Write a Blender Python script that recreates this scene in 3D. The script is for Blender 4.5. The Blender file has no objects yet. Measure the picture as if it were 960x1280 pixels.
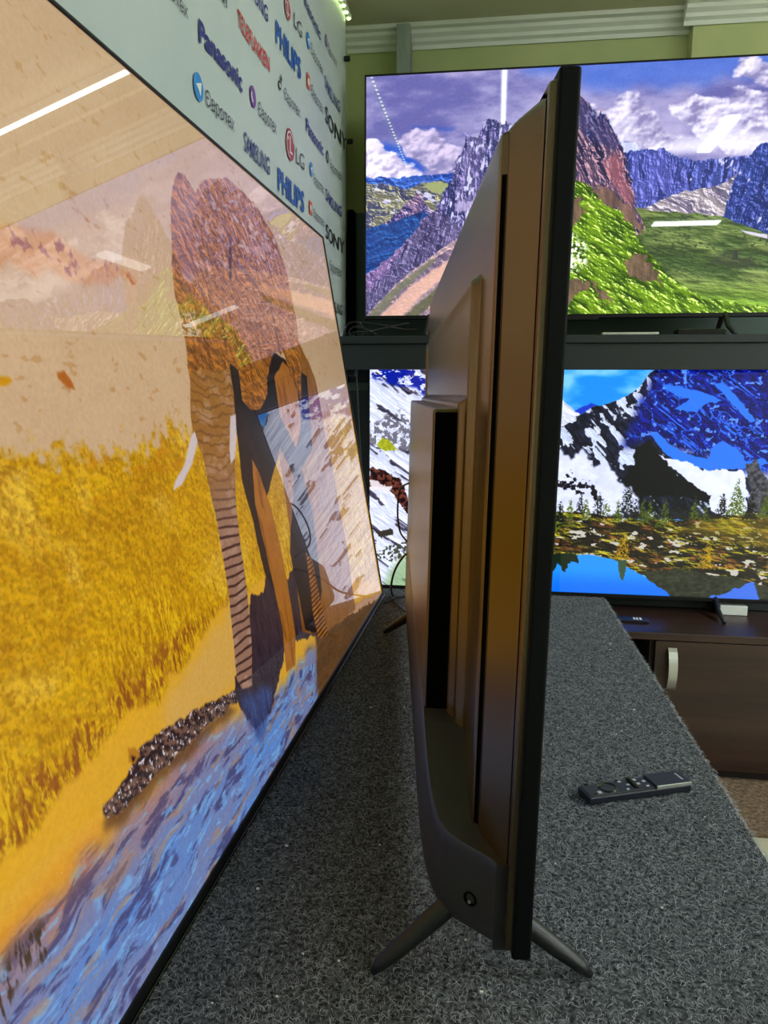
import bpy, bmesh, math, random
import numpy as np
from mathutils import Matrix, Vector
S = bpy.context.scene
COL = S.collection
PI = math.pi
HC = 0.63                                   # height of the carpeted counter above the floor
# ------------------------------------------------------------------ camera
cam_d = bpy.data.cameras.new('camera'); cam = bpy.data.objects.new('camera', cam_d); COL.objects.link(cam); S.camera = cam
cam_d.sensor_fit = 'HORIZONTAL'; cam_d.sensor_width = 36.0; cam_d.lens = 36.0 * 961.0 / 960.0
cam_d.clip_start = 0.02
cx, cy, cz = (0.989809, 0.142304, 0.005175), (-0.026724, 0.149937, 0.988334), (0.139868, -0.978401, 0.152212)
cam.matrix_world = Matrix(((cx[0], cy[0], cz[0], 0), (cx[1], cy[1], cz[1], 0), (cx[2], cy[2], cz[2], HC + .48), (0, 0, 0, 1)))
# ------------------------------------------------------------------ world, exposure
wd = bpy.data.worlds.new('world'); S.world = wd; wd.use_nodes = True
wd.node_tree.nodes['Background'].inputs[0].default_value = (.75, .85, .9, 1)
wd.node_tree.nodes['Background'].inputs[1].default_value = 0.06
S.view_settings.view_transform = 'Standard'; S.view_settings.look = 'None'
S.view_settings.exposure = 0.0; S.view_settings.gamma = 1.0; S.view_settings.use_curve_mapping = False
TUBE = 11.0                                  # radiance of the ceiling tubes
PANEL = 23.0  # radiance of the added fill panels

# ------------------------------------------------------------------ materials
def lin(c):
    return tuple(((x / 12.92) if x <= .04045 else ((x + .055) / 1.055) ** 2.4) for x in c[:3]) + (1,)
def rgb(r, g, b): return lin((r / 255, g / 255, b / 255))
MATS = {}
def mat(name, col, rough=.5, metal=0, spec=.5, emis=None, es=0, bump=None, noise=None, coat=0):
    m = bpy.data.materials.new(name); m.use_nodes = True; MATS[name] = m
    nt = m.node_tree; b = nt.nodes['Principled BSDF']
    b.inputs['Base Color'].default_value = col; b.inputs['Roughness'].default_value = rough
    b.inputs['Metallic'].default_value = metal; b.inputs['Specular IOR Level'].default_value = spec
    b.inputs['Coat Weight'].default_value = coat
    if emis: b.inputs['Emission Color'].default_value = emis; b.inputs['Emission Strength'].default_value = es
    tc = nt.nodes.new('ShaderNodeTexCoord')
    if noise:                               # (scale, second colour, stretch)
        sc, c2, st = noise
        mp = nt.nodes.new('ShaderNodeMapping'); mp.inputs['Scale'].default_value = st
        n = nt.nodes.new('ShaderNodeTexNoise'); n.inputs['Scale'].default_value = sc; n.inputs['Detail'].default_value = 6
        r = nt.nodes.new('ShaderNodeValToRGB'); r.color_ramp.elements[0].position = .35; r.color_ramp.elements[1].position = .65
        r.color_ramp.elements[0].color = col; r.color_ramp.elements[1].color = c2
        nt.links.new(tc.outputs['Object'], mp.inputs[0]); nt.links.new(mp.outputs[0], n.inputs['Vector'])
        nt.links.new(n.outputs['Fac'], r.inputs[0]); nt.links.new(r.outputs[0], b.inputs['Base Color'])
    if bump:
        sc, st = bump
        n = nt.nodes.new('ShaderNodeTexNoise'); n.inputs['Scale'].default_value = sc; n.inputs['Detail'].default_value = 5
        bp = nt.nodes.new('ShaderNodeBump'); bp.inputs['Strength'].default_value = st; bp.inputs['Distance'].default_value = .002
        nt.links.new(tc.outputs['Object'], n.inputs['Vector']); nt.links.new(n.outputs['Fac'], bp.inputs['Height']); nt.links.new(bp.outputs[0], b.inputs['Normal'])
    return m
M_black = mat('black_plastic', rgb(9, 11, 13), .45, spec=.3)
M_gloss = mat('gloss_black', rgb(12, 13, 15), .15)
M_matte = mat('matt_black', rgb(6, 6, 7), .9, spec=.05)
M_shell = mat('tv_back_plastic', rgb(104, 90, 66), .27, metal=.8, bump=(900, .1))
M_house = mat('tv_housing_plastic', rgb(54, 54, 56), .36, bump=(900, .12))
M_leg = mat('leg_plastic', rgb(26, 29, 30), .45, bump=(700, .15))
M_wallg = mat('green_wall', rgb(176, 186, 128), .85, noise=(6, rgb(164, 178, 122), (1, 1, 1)), bump=(60, .2))
M_ceil = mat('ceiling_paint', rgb(204, 206, 176), .9, noise=(3, rgb(194, 197, 166), (1, 1, 1)))
M_corn = mat('cornice_white', rgb(214, 222, 208), .7)
M_pipe = mat('grey_boxing', rgb(140, 150, 140), .7, noise=(30, rgb(118, 130, 118), (1, 1, .2)))
M_ban = mat('banner_vinyl', rgb(192, 206, 204), .5, noise=(4, rgb(184, 199, 197), (1, 1, .3)))
M_unit = mat('dark_laminate', rgb(22, 31, 33), .5)
M_unitb = mat('grey_green_board', rgb(74, 92, 84), .7)
M_wood = mat('wenge_laminate', rgb(40, 27, 22), .35, noise=(5, rgb(62, 41, 31), (.35, 6, 6)), bump=(200, .1))
M_wdark = mat('wenge_dark', rgb(26, 20, 19), .5)
M_alu = mat('brushed_metal', rgb(200, 204, 196), .32, metal=.7)
M_rem = mat('remote_plastic', rgb(34, 36, 48), .3)
M_remb = mat('remote_print', rgb(170, 175, 185), .4)
M_white = mat('white_plastic', rgb(215, 220, 215), .5)
M_cable = mat('cable_rubber', rgb(14, 16, 18), .5)
M_wallr = mat('plain_wall', rgb(150, 152, 135), .9)
M_tile = mat('pale_floor', rgb(188, 184, 160), .5, noise=(8, rgb(170, 164, 140), (1, 1, 1)))
M_rug = mat('brown_pile', rgb(128, 108, 84), .95, noise=(90, rgb(78, 62, 48), (1, 1, 1)), bump=(150, 1))
M_carp = mat('counter_carpet', rgb(36, 38, 41), .97, spec=.1, noise=(260, rgb(98, 102, 106), (1, 1, 1)), bump=(320, 1))
M_fuzz = mat('carpet_fibre', rgb(158, 164, 170), .85, spec=.2)
M_lint = mat('lint', rgb(225, 225, 220), .8)
M_tube = mat('tube_glow', (0, 0, 0, 1), .5, emis=(1, .98, .92, 1), es=TUBE)
M_tubec = mat('tube_glow_bright', (0, 0, 0, 1), .5, emis=(.95, 1, .97, 1), es=TUBE * 2.2)
M_panel = mat('fill_panel_glow', (0, 0, 0, 1), .5, emis=(.95, .99, 1, 1), es=PANEL)
M_led = mat('led_glow', (0, 0, 0, 1), .5, emis=(.78, 1, .35, 1), es=16)

# ------------------------------------------------------------------ object helpers
def link(o, parent=None):
    COL.objects.link(o)
    if parent is not None: o.parent = parent
    return o
def tag(o, label=None, cat=None, group=None, kind=None):
    if label: o['label'] = label
    if cat: o['category'] = cat
    if group: o['group'] = group
    if kind: o['kind'] = kind
    return o
def empty(name, label, cat, loc=(0, 0, 0), rz=0, group=None):
    o = bpy.data.objects.new(name, None); o.location = loc; o.rotation_euler = (0, 0, rz); link(o)
    return tag(o, label, cat, group)
def mk(name, verts, faces, m, parent=None, smooth=False, kind=None, mi=None):
    me = bpy.data.meshes.new(name); me.from_pydata([tuple(map(float, q)) for q in verts], [], faces)
    me.materials.append(m); me.validate()
    if smooth: me.polygons.foreach_set('use_smooth', [True] * len(me.polygons))
    o = bpy.data.objects.new(name, me); link(o, parent)
    if kind: o['kind'] = kind
    return o
def bmo(name, bm, m, parent=None, smooth=False, kind=None):
    me = bpy.data.meshes.new(name); bmesh.ops.recalc_face_normals(bm, faces=bm.faces); bm.to_mesh(me); bm.free()
    me.materials.append(m)
    if smooth: me.polygons.foreach_set('use_smooth', [True] * len(me.polygons))
    o = bpy.data.objects.new(name, me); link(o, parent)
    if kind: o['kind'] = kind
    return o
def add_box(bm, x0, x1, y0, y1, z0, z1, bev=0, seg=2, mtx=None):
    t = bmesh.new(); bmesh.ops.create_cube(t, size=1)
    for q in t.verts: q.co = Vector(((x0 + x1) / 2 + q.co.x * (x1 - x0), (y0 + y1) / 2 + q.co.y * (y1 - y0), (z0 + z1) / 2 + q.co.z * (z1 - z0)))
    if bev: bmesh.ops.bevel(t, geom=t.edges[:], offset=bev, segments=seg, affect='EDGES', profile=.5)
    if mtx: bmesh.ops.transform(t, matrix=mtx, verts=t.verts[:])
    me = bpy.data.meshes.new('tmp'); t.to_mesh(me); t.free(); bm.from_mesh(me); bpy.data.meshes.remove(me)
def box(name, x0, x1, y0, y1, z0, z1, m, parent=None, bev=0, seg=2, mtx=None, kind=None):
    bm = bmesh.new(); add_box(bm, x0, x1, y0, y1, z0, z1, bev, seg, mtx); return bmo(name, bm, m, parent, kind=kind)
def add_tube(bm, pts, radii, n=12):
    pts = [Vector(q) for q in pts]
    if not isinstance(radii, (list, tuple)): radii = [radii] * len(pts)
    rings = []; ref = Vector((0, 0, 1))
    for i, q in enumerate(pts):
        t = (pts[min(i + 1, len(pts) - 1)] - pts[max(i - 1, 0)]).normalized()
        if abs(t.dot(ref)) > .95: ref = Vector((1, 0, 0))
        a = t.cross(ref).normalized(); b = t.cross(a).normalized(); ref = -b if False else ref
        rings.append([bm.verts.new(q + (a * math.cos(2 * PI * k / n) + b * math.sin(2 * PI * k / n)) * radii[i]) for k in range(n)])
    for i in range(len(rings) - 1):
        for k in range(n): bm.faces.new((rings[i][k], rings[i][(k + 1) % n], rings[i + 1][(k + 1) % n], rings[i + 1][k]))
    bm.faces.new(rings[0]); bm.faces.new(rings[-1])
def tube(name, pts, radii, m, parent=None, n=12):
    bm = bmesh.new(); add_tube(bm, pts, radii, n); return bmo(name, bm, m, parent, smooth=True)
def spline(pts, k=10):
    P = [Vector(q) for q in pts]; P = [P[0]] + P + [P[-1]]; out = []
    for i in range(1, len(P) - 2):
        for j in range(k):
            t = j / k; a, b, c, d = P[i - 1:i + 3]
            out.append(.5 * ((2 * b) + (c - a) * t + (2 * a - 5 * b + 4 * c - d) * t * t + (3 * b - a - 3 * c + d) * t ** 3))
    out.append(P[-2]); return out

# ------------------------------------------------------------------ pictures shown on the television screens (painted in numpy)
rng = np.random.default_rng(7)
LAT = rng.random((256, 256)).astype(np.float32)
def vn(X, Y, seed):
    X = X + seed * 17.31; Y = Y + seed * 9.73
    xi = np.floor(X).astype(np.int32); yi = np.floor(Y).astype(np.int32)
    fx = (X - xi); fy = (Y - yi); fx = fx * fx * (3 - 2 * fx); fy = fy * fy * (3 - 2 * fy)
    x0 = xi & 255; x1 = (xi + 1) & 255; y0 = yi & 255; y1 = (yi + 1) & 255
    return (LAT[y0, x0] * (1 - fx) + LAT[y0, x1] * fx) * (1 - fy) + (LAT[y1, x0] * (1 - fx) + LAT[y1, x1] * fx) * fy
def fb(X, Y, seed, o=4):
    s = 0; a = 1; t = 0
    for i in range(o): s = s + a * vn(X, Y, seed + i * 3); t += a; a *= .55; X = X * 2.03; Y = Y * 2.03
    return s / t
def sst(x, a, b):
    t = np.clip((x - a) / (b - a), 0, 1); return t * t * (3 - 2 * t)
def blur(m, r):
    if r < 1: return m
    for ax in (0, 1, 0, 1):
        k = 2 * r + 1; pad = [(0, 0), (0, 0)]; pad[ax] = (r + 1, r); q = np.cumsum(np.pad(m, pad, mode='edge'), axis=ax, dtype=np.float64)
        m = ((q[k:] - q[:-k]) if ax == 0 else (q[:, k:] - q[:, :-k])).astype(np.float32) / k
    return m
class Pic:
    def __init__(s, w, h, base=None):
        s.w, s.h = w, h
        if base is None: return
        s.U, s.V = np.meshgrid((np.arange(w, dtype=np.float32) + .5) / w, (np.arange(h, dtype=np.float32) + .5) / h)
        s.X = s.U * 16; s.Y = s.V * 9
        s.c = np.zeros((h, w, 3), np.float32); s.c[:] = np.array(base, np.float32) / 255
    def win(s, pts, pad=.02):                          # a window of the picture around pts, painted in place
        p = np.array(pts); H, W = s.c.shape[:2]; u0, v0 = s.U[0, 0] - .5 / s.w, s.V[0, 0] - .5 / s.h
        x0 = min(W - 2, max(0, int((p[:, 0].min() - pad - u0) * s.w))); x1 = max(x0 + 2, min(W, int((p[:, 0].max() + pad - u0) * s.w) + 2))
        y0 = min(H - 2, max(0, int((p[:, 1].min() - pad * 2 - v0) * s.h))); y1 = max(y0 + 2, min(H, int((p[:, 1].max() + pad * 2 - v0) * s.h) + 2))
        q = Pic(s.w, s.h); q.sl = (slice(y0, y1), slice(x0, x1)); q.U, q.V, q.X, q.Y, q.c = [getattr(s, k)[q.sl] for k in 'UVXYc']; return q
    def rot(s, deg):                                   # coordinates turned by deg: first runs along the direction
        a = math.radians(deg); return s.X * math.cos(a) + s.Y * math.sin(a), -s.X * math.sin(a) + s.Y * math.cos(a)
    def mix(s, c1, c2, n):
        c1 = np.array(c1, np.float32) / 255 if not isinstance(c1, np.ndarray) else c1
        c2 = np.array(c2, np.float32) / 255 if not isinstance(c2, np.ndarray) else c2
        return c1 * (1 - n[..., None]) + c2 * n[..., None]
    def poly(s, pts, rough=0, rs=3, seed=5, soft=1):
        m = np.zeros(s.U.shape, np.float32); q = s.win(pts, rough + .01 + soft * 1.5 / s.w); U, V = q.U, q.V
        if rough:
            U = U + (fb(q.X * rs, q.Y * rs, seed, 3) - .5) * rough; V = V + (fb(q.X * rs, q.Y * rs, seed + 40, 3) - .5) * rough * 1.77
        ins = np.zeros(U.shape, bool)
        for i in range(len(pts)):
            (ax, ay), (bx, by) = pts[i], pts[i - 1]
            if ay == by: continue
            ins ^= ((ay > V) != (by > V)) & (U < (bx - ax) * (V - ay) / (by - ay) + ax)
        b = ins.astype(np.float32)
        if soft > 1: b = blur(b, soft)
        elif min(b.shape) > 3:
            b[1:-1] = (b[:-2] + 2 * b[1:-1] + b[2:]) / 4; b[:, 1:-1] = (b[:, :-2] + 2 * b[:, 1:-1] + b[:, 2:]) / 4
        m[q.sl] = b; return m
    def relief(s, k, g=3.0, d=2, dx=-1):                # light and shade of the terrain in the picture
        return np.clip(.5 + (k - np.roll(np.roll(k, -d, 0), d * dx, 1)) * g * 4, 0, 1)
    def put(s, m, col):
        if not isinstance(col, np.ndarray): col = np.array(col, np.float32) / 255
        m = m[..., None]; s.c *= (1 - m); s.c += col * m
    def line(s, pts, w, col, a=1.0):
        s = s.win(pts, .03)
        for (x0, y0), (x1, y1) in zip(pts[:-1], pts[1:]):
            dx, dy = (x1 - x0) * 16, (y1 - y0) * 9; L = dx * dx + dy * dy + 1e-9
            t = np.clip(((s.X - x0 * 16) * dx + (s.Y - y0 * 9) * dy) / L, 0, 1)
            d = np.hypot(s.X - x0 * 16 - dx * t, s.Y - y0 * 9 - dy * t)
            s.put(np.clip(1.5 - d / w, 0, 1) * a, col)
    def image(s, name):
        im = bpy.data.images.new(name, s.w, s.h); px = np.ones((s.h, s.w, 4), np.float32); px[..., :3] = np.clip(s.c, 0, 1)
        im.pixels.foreach_set(px.ravel()); im.update(); im.pack(); return im
def screen_mat(name, pic, strength, rough=.02, ior=1.5, base=(.01, .01, .012, 1)):
    m = bpy.data.materials.new(name); m.use_nodes = True; nt = m.node_tree; b = nt.nodes['Principled BSDF']
    t = nt.nodes.new('ShaderNodeTexImage'); t.image = pic.image(name); t.extension = 'EXTEND'
    b.inputs['Base Color'].default_value = base; b.inputs['Roughness'].default_value = .3; b.inputs['Specular IOR Level'].default_value = .1
    b.inputs['Coat Weight'].default_value = 1; b.inputs['Coat Roughness'].default_value = rough; b.inputs['Coat IOR'].default_value = ior
    nt.links.new(t.outputs['Color'], b.inputs['Emission Color']); b.inputs['Emission Strength'].default_value = strength
    return m
def screen_mesh(name, P00, PU, PV, m, parent):
    P00, PU, PV = Vector(P00), Vector(PU), Vector(PV)
    me = bpy.data.meshes.new(name); me.from_pydata([P00, P00 + PU, P00 + PU + PV, P00 + PV], [], [(0, 1, 2, 3)])
    uv = me.uv_layers.new(name='UVMap'); 
    for i, q in enumerate(((0, 0), (1, 0), (1, 1), (0, 1))): uv.data[i].uv = q
    me.materials.append(m); o = bpy.data.objects.new(name, me); return link(o, parent)

def paint_savanna():
    p = Pic(1344, 756, (206, 168, 120)); X, Y, V, U = p.X, p.Y, p.V, p.U
    n = fb(X * .5, Y * .8, 1); p.c = p.mix((190, 156, 118), (206, 174, 136), n).astype(np.float32)
    p.put(sst(fb(X * 6, Y * 12, 9, 3), .7, .8) * .5, (176, 126, 66))
    m = p.poly([(0.132, 0.718), (0.197, 0.735), (0.244, 0.729), (0.292, 0.726), (0.314, 0.711), (0.253, 0.689), (0.203, 0.694), (0.125, 0.683)], .03, 2, 11, 2)
    p.put(m * .85, p.mix((196, 134, 70), (216, 160, 96), fb(X * 5, Y * 5, 12)))
    p.put(m * sst(fb(X * 9, Y * 9, 14), .6, .68) * .7, (140, 74, 56))
    for q in ([(0.193, 0.595), (0.201, 0.597), (0.206, 0.588), (0.208, 0.578), (0.198, 0.581), (0.193, 0.589)], [(0.26, 0.769), (0.268, 0.765), (0.263, 0.765)], [(0.297, 0.72), (0.314, 0.711), (0.308, 0.708)]): p.put(p.poly(q, .004), (172, 96, 30))
    p.put(p.poly([(0.138, 0.59), (0.15, 0.59), (0.152, 0.585), (0.145, 0.58), (0.136, 0.579)], .004), (200, 140, 10))
    # golden meadow
    g = sst(.508 + (fb(X * 1.2, Y, 21, 3) - .5) * .05 + (fb(X * 9, Y * 9, 28, 3) - .5) * .07 + U * .035 - V, -.012, .016)
    n1 = fb(X * 2.2, Y * 3.5, 22); n2 = fb(X * 14, Y * 12, 23, 3); n3 = fb(X * 26, Y * 5, 24, 3)
    col = p.mix((176, 124, 8), (214, 166, 14), n1); col = p.mix(col, (226, 186, 70), sst(fb(X * 1.1, Y * 1.3, 29), .52, .75) * .6)
    col = p.mix(col, (136, 84, 14), sst(n2, .56, .72) * .35 * sst(V, .2, .5)); sh = p.relief(fb(X * 12, Y * 16, 122, 5), 1.3, 2); p.put(g, col * (.93 + .14 * sh[..., None])); p.put(g * sst(fb(X * 22, Y * 26, 124, 2), .62, .72) * .45, (150, 96, 8)); p.put(g * sst(fb(X * 20, Y * 24, 126, 2), .66, .78) * .3, (236, 198, 70))
    p.put(g * sst(fb(X * 1.4, Y * 5, 88), .55, .7) * sst(V, .4, .55) * .6, (190, 116, 10))
    # tall grass band over the bank
    bank = [(-0.01, 0.238), (0.066, 0.214), (0.09, 0.221), (0.134, 0.235), (0.178, 0.244), (0.228, 0.239), (0.299, 0.261), (0.389, 0.276), (0.467, 0.276), (0.642, 0.199), (0.958, 0.047), (1.18, -0.051), (0.57, -0.935), (-0.028, 0.129)]
    bm_ = p.poly(bank, .02, 3, 31, 2)
    tg = sst(V + (fb(X * .6, Y, 89, 3) - .5) * .2, .40, .2) * g
    s1 = fb(X * 42 + fb(X * 4, Y * 6, 36, 3) * 5, Y * 9, 33, 4)
    p.put(tg * sst(s1, .5, .62) * .7, (240, 196, 30)); p.put(tg * sst(1 - s1, .54, .64) * .65, (150, 92, 10))
    ed = p.poly([(-0.008, 0.251), (0.072, 0.241), (0.111, 0.257), (0.159, 0.278), (0.217, 0.281), (0.292, 0.286), (0.396, 0.297), (0.388, 0.273), (0.299, 0.259), (0.227, 0.237), (0.177, 0.242), (0.133, 0.233), (0.09, 0.218), (0.066, 0.211), (-0.011, 0.23)], .03, 4, 37, 3)
    p.put(ed * sst(fb(X * 24, Y * 9, 38, 3), .5, .6) * .75, (132, 66, 22))
    p.put(bm_, p.mix((214, 160, 54), (226, 168, 26), fb(*[a * b for a, b in zip(p.rot(4), (.5, 4))], 41)))
    tan = p.poly([(0.221, 0.214), (0.312, 0.253), (0.408, 0.271), (0.44, 0.232), (0.356, 0.169), (0.262, 0.177)], .02, 3, 42, 6); p.put(tan * .6, (206, 164, 100))
    p.put(p.poly([(-0.022, 0.167), (0.03, 0.175), (0.092, 0.169), (0.142, 0.166), (0.141, 0.157), (0.09, 0.158), (0.027, 0.156), (-0.024, 0.151)], .01, 3, 43, 8) * .8, (226, 128, 20))
    # river
    wat = p.poly([(-0.023, 0.159), (0.025, 0.147), (0.056, 0.16), (0.085, 0.165), (0.125, 0.161), (0.164, 0.15), (0.224, 0.155), (0.283, 0.15), (0.379, 0.116), (0.442, 0.097), (0.512, 0.093), (0.596, 0.089), (0.809, 0.027), (1.349, -0.178), (0.606, -1.101), (-0.034, 0.092)], .02, 4, 44, 6)
    a, b = p.rot(3); b = b + (fb(a * 1.5, b * 3, 145, 2) - .5) * .25; w1 = fb(a * 2.2, b * 14, 45, 5); w2 = fb(a * 4, b * 26, 46, 4); w3 = fb(a * .7, b * 3, 47, 3)
    dp = sst(V, .20, .02)
    wc = p.mix((150, 120, 132), (84, 136, 214), dp * .75 + (w3 - .5)); wc = p.mix(wc, (66, 62, 108), sst(w1, .52, .64) * .8)
    wc = p.mix(wc, (120, 182, 238), sst(w2, .58, .7) * .65); wc = p.mix(wc, (176, 132, 96), sst(fb(a * 1.6, b * 12, 49), .60, .70) * .5)
    wc = p.mix(wc, (150, 84, 40), sst(U, .66, .82) * .85); wc = p.mix(wc, (214, 128, 50), sst(V, .11, .2) * sst(.5 - U, -.1, .3) * .5)
    p.put(wat, wc)
    p.put(p.poly([(0.592, 0.124), (0.682, 0.093), (0.994, -0.003), (1.367, -0.155), (1.256, -0.294), (0.551, -0.019)], .015, 5, 90, 5), p.mix((116, 74, 36), (74, 52, 30), w1))
    p.put(p.poly([(0.706, 0.084), (0.772, 0.07), (0.976, 0.008), (0.991, -0.008), (0.795, 0.046), (0.71, 0.071)], .01, 6, 91), (196, 150, 120))
    # reeds at the bottom left
    p.put(p.poly([(0.024, 0.142), (0.064, 0.151), (0.086, 0.142), (0.087, 0.127), (0.059, 0.125), (0.027, 0.113)], .02, 6, 92, 2) * sst(fb(X * 40, Y * 10, 93, 2), .45, .6), (70, 54, 40))
    # log lying on the bank
    p.put(p.poly([(0.141, 0.167), (0.15, 0.18), (0.184, 0.17), (0.245, 0.166), (0.332, 0.151), (0.346, 0.136), (0.293, 0.142), (0.247, 0.144), (0.211, 0.153), (0.182, 0.151), (0.156, 0.154)], .008, 5, 50, 3) * .75, (84, 50, 26))
    lg = p.poly([(0.147, 0.178), (0.147, 0.186), (0.155, 0.186), (0.166, 0.188), (0.176, 0.191), (0.184, 0.2), (0.197, 0.203), (0.221, 0.201), (0.239, 0.196), (0.278, 0.185), (0.328, 0.167), (0.36, 0.152), (0.358, 0.139), (0.331, 0.147), (0.292, 0.155), (0.25, 0.156), (0.214, 0.164), (0.19, 0.163), (0.177, 0.163), (0.164, 0.166), (0.151, 0.17)], .006, 6, 51)
    p.put(lg, p.mix((46, 30, 32), (112, 80, 66), sst(p.relief(fb(X * 9, Y * 14, 52, 5), 1.3), .2, .9))); p.put(lg * sst(fb(X * 34, Y * 30, 53, 2), .68, .76), (214, 206, 214))
    p.put(p.poly([(0.183, 0.213), (0.19, 0.209), (0.194, 0.198), (0.187, 0.194), (0.181, 0.2)], .004), (180, 120, 30)); p.put(p.poly([(0.184, 0.205), (0.189, 0.199), (0.185, 0.196)], 0), (40, 20, 16))
    # ground shadow, legs
    sh = p.poly([(0.419, 0.265), (0.451, 0.251), (0.481, 0.295), (0.504, 0.3), (0.51, 0.24), (0.584, 0.255), (0.624, 0.173), (0.607, 0.096), (0.539, 0.122), (0.494, 0.148), (0.45, 0.105), (0.423, 0.084), (0.399, 0.076), (0.372, 0.082), (0.359, 0.106), (0.347, 0.14), (0.35, 0.173), (0.379, 0.166)], .01, 6, 61)
    p.put(sh, p.mix((34, 24, 34), (70, 52, 62), fb(X * 20, Y * 6, 62, 3)))
    p.put(p.poly([(0.35, 0.151), (0.432, 0.104), (0.404, 0.072), (0.381, 0.058), (0.362, 0.09)], .012, 6, 95, 4) * .7, p.mix((40, 40, 80), (70, 110, 190), fb(X * 30, Y * 4, 96, 3)))
    hide = p.mix((150, 88, 22), (176, 112, 40), fb(X * 3, Y * 3, 63)); hide = p.mix(hide, (108, 54, 16), sst(fb(X * 9 + fb(X, Y, 5) * 3, Y * 2, 64), .55, .68) * .5)
    dark = p.mix((20, 14, 18), (42, 28, 28), fb(X * 6, Y * 4, 65))
    p.put(p.poly([(0.734, 0.7), (0.794, 0.615), (0.806, 0.367), (0.808, 0.189), (0.798, 0.053), (0.717, 0.065), (0.613, 0.092), (0.544, 0.134), (0.561, 0.264), (0.576, 0.473)], .006, 3, 66), p.mix(hide, (96, 66, 40), np.full_like(U, .35)))
    p.put(p.poly([(0.644, 0.464), (0.664, 0.327), (0.644, 0.164), (0.594, 0.103), (0.556, 0.131), (0.55, 0.283)], .006), dark)
    p.put(p.poly([(0.464, 0.625), (0.626, 0.655), (0.751, 0.614), (0.716, 0.455), (0.621, 0.403), (0.582, 0.472), (0.488, 0.375), (0.495, 0.304), (0.486, 0.234), (0.464, 0.274), (0.458, 0.37), (0.45, 0.437), (0.461, 0.525)], .004), dark)
    leg = p.poly([(0.487, 0.467), (0.5, 0.441), (0.516, 0.382), (0.523, 0.308), (0.525, 0.234), (0.52, 0.147), (0.504, 0.098), (0.472, 0.104), (0.484, 0.168), (0.482, 0.253), (0.476, 0.338), (0.472, 0.393)], .004); p.put(leg, hide)
    leg2 = p.poly([(0.608, 0.262), (0.628, 0.238), (0.632, 0.136), (0.639, 0.077), (0.596, 0.089), (0.594, 0.139)], .004); p.put(leg2, hide); p.put(leg2 * (np.sin(V * 700) > .2), (60, 34, 26))
    p.put(p.poly([(0.609, 0.608), (0.652, 0.638), (0.7, 0.611), (0.683, 0.51), (0.644, 0.464), (0.603, 0.531)], .004), hide)
    # body and head
    body = p.poly([(0.404, 0.832), (0.416, 0.868), (0.436, 0.902), (0.452, 0.905), (0.468, 0.886), (0.495, 0.917), (0.528, 0.934), (0.566, 0.955), (0.614, 0.954), (0.664, 0.94), (0.714, 0.906), (0.742, 0.839), (0.748, 0.737), (0.737, 0.648), (0.703, 0.561), (0.678, 0.611), (0.662, 0.658), (0.623, 0.655), (0.583, 0.607), (0.572, 0.574), (0.536, 0.546), (0.506, 0.547), (0.491, 0.563), (0.495, 0.614), (0.476, 0.622), (0.455, 0.539), (0.43, 0.509), (0.362, 0.508), (0.364, 0.543), (0.375, 0.587), (0.381, 0.632), (0.382, 0.676), (0.378, 0.708), (0.384, 0.753)], .004, 4, 67)
    sb = p.relief(fb(X * 7 + fb(X * 2, Y * 2, 8) * 3, Y * 9, 123, 5), 1.2, 2); p.put(body, p.mix(hide, (176, 116, 58), sst(V, .6, .85) * .4) * (.7 + .5 * sb[..., None])); p.put(body * sst(fb(X * 1.2, Y * 5, 97), .55, .65) * .25, (110, 60, 30))
    p.line([(0.543, 0.839), (0.522, 0.773)], .05, (60, 34, 30), .8); p.line([(0.554, 0.802), (0.644, 0.751), (0.649, 0.657)], .05, (96, 52, 22), .7)
    # trunk with rings
    tr = p.poly([(0.38, 0.607), (0.364, 0.543), (0.363, 0.512), (0.372, 0.492), (0.373, 0.452), (0.375, 0.406), (0.374, 0.348), (0.371, 0.29), (0.362, 0.224), (0.353, 0.171), (0.362, 0.151), (0.383, 0.143), (0.401, 0.202), (0.411, 0.272), (0.417, 0.345), (0.424, 0.405), (0.436, 0.452), (0.457, 0.513), (0.471, 0.576), (0.473, 0.612)], .003, 4, 68)
    tc = p.mix((150, 100, 40), (150, 112, 92), sst(V, .52, .38)); tc = p.mix(tc, (186, 150, 130), sst(fb(X * 4, Y * 8, 69), .5, .75) * .5); p.put(tr, tc)
    wr = np.sin(V * 450 + 60 * (U - .42) + 5 * fb(X * 2, Y * 2, 70, 2)); p.put(tr * sst(wr, .45, .85) * sst(V, .47, .36) * .85, (54, 28, 26))
    wr = np.sin(V * 420 + 12 * fb(X * 2, Y * 3, 71, 3) + 40 * (U - .4)); p.put(tr * sst(wr, .6, .95) * sst(V, .38, .5) * .45, (90, 52, 20))
    # tusks
    for q in ([(0.366, 0.523), (0.368, 0.507), (0.349, 0.479), (0.324, 0.456), (0.307, 0.452), (0.313, 0.462), (0.335, 0.481), (0.357, 0.516)], [(0.451, 0.539), (0.466, 0.542), (0.457, 0.506), (0.443, 0.474), (0.43, 0.466), (0.434, 0.49)]): p.put(p.poly(q, 0), (206, 190, 190))
    p.c = np.clip(p.c + (fb(X * 30, Y * 30, 99, 2)[..., None] - .5) * .05, 0, 1)
    return p

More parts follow.
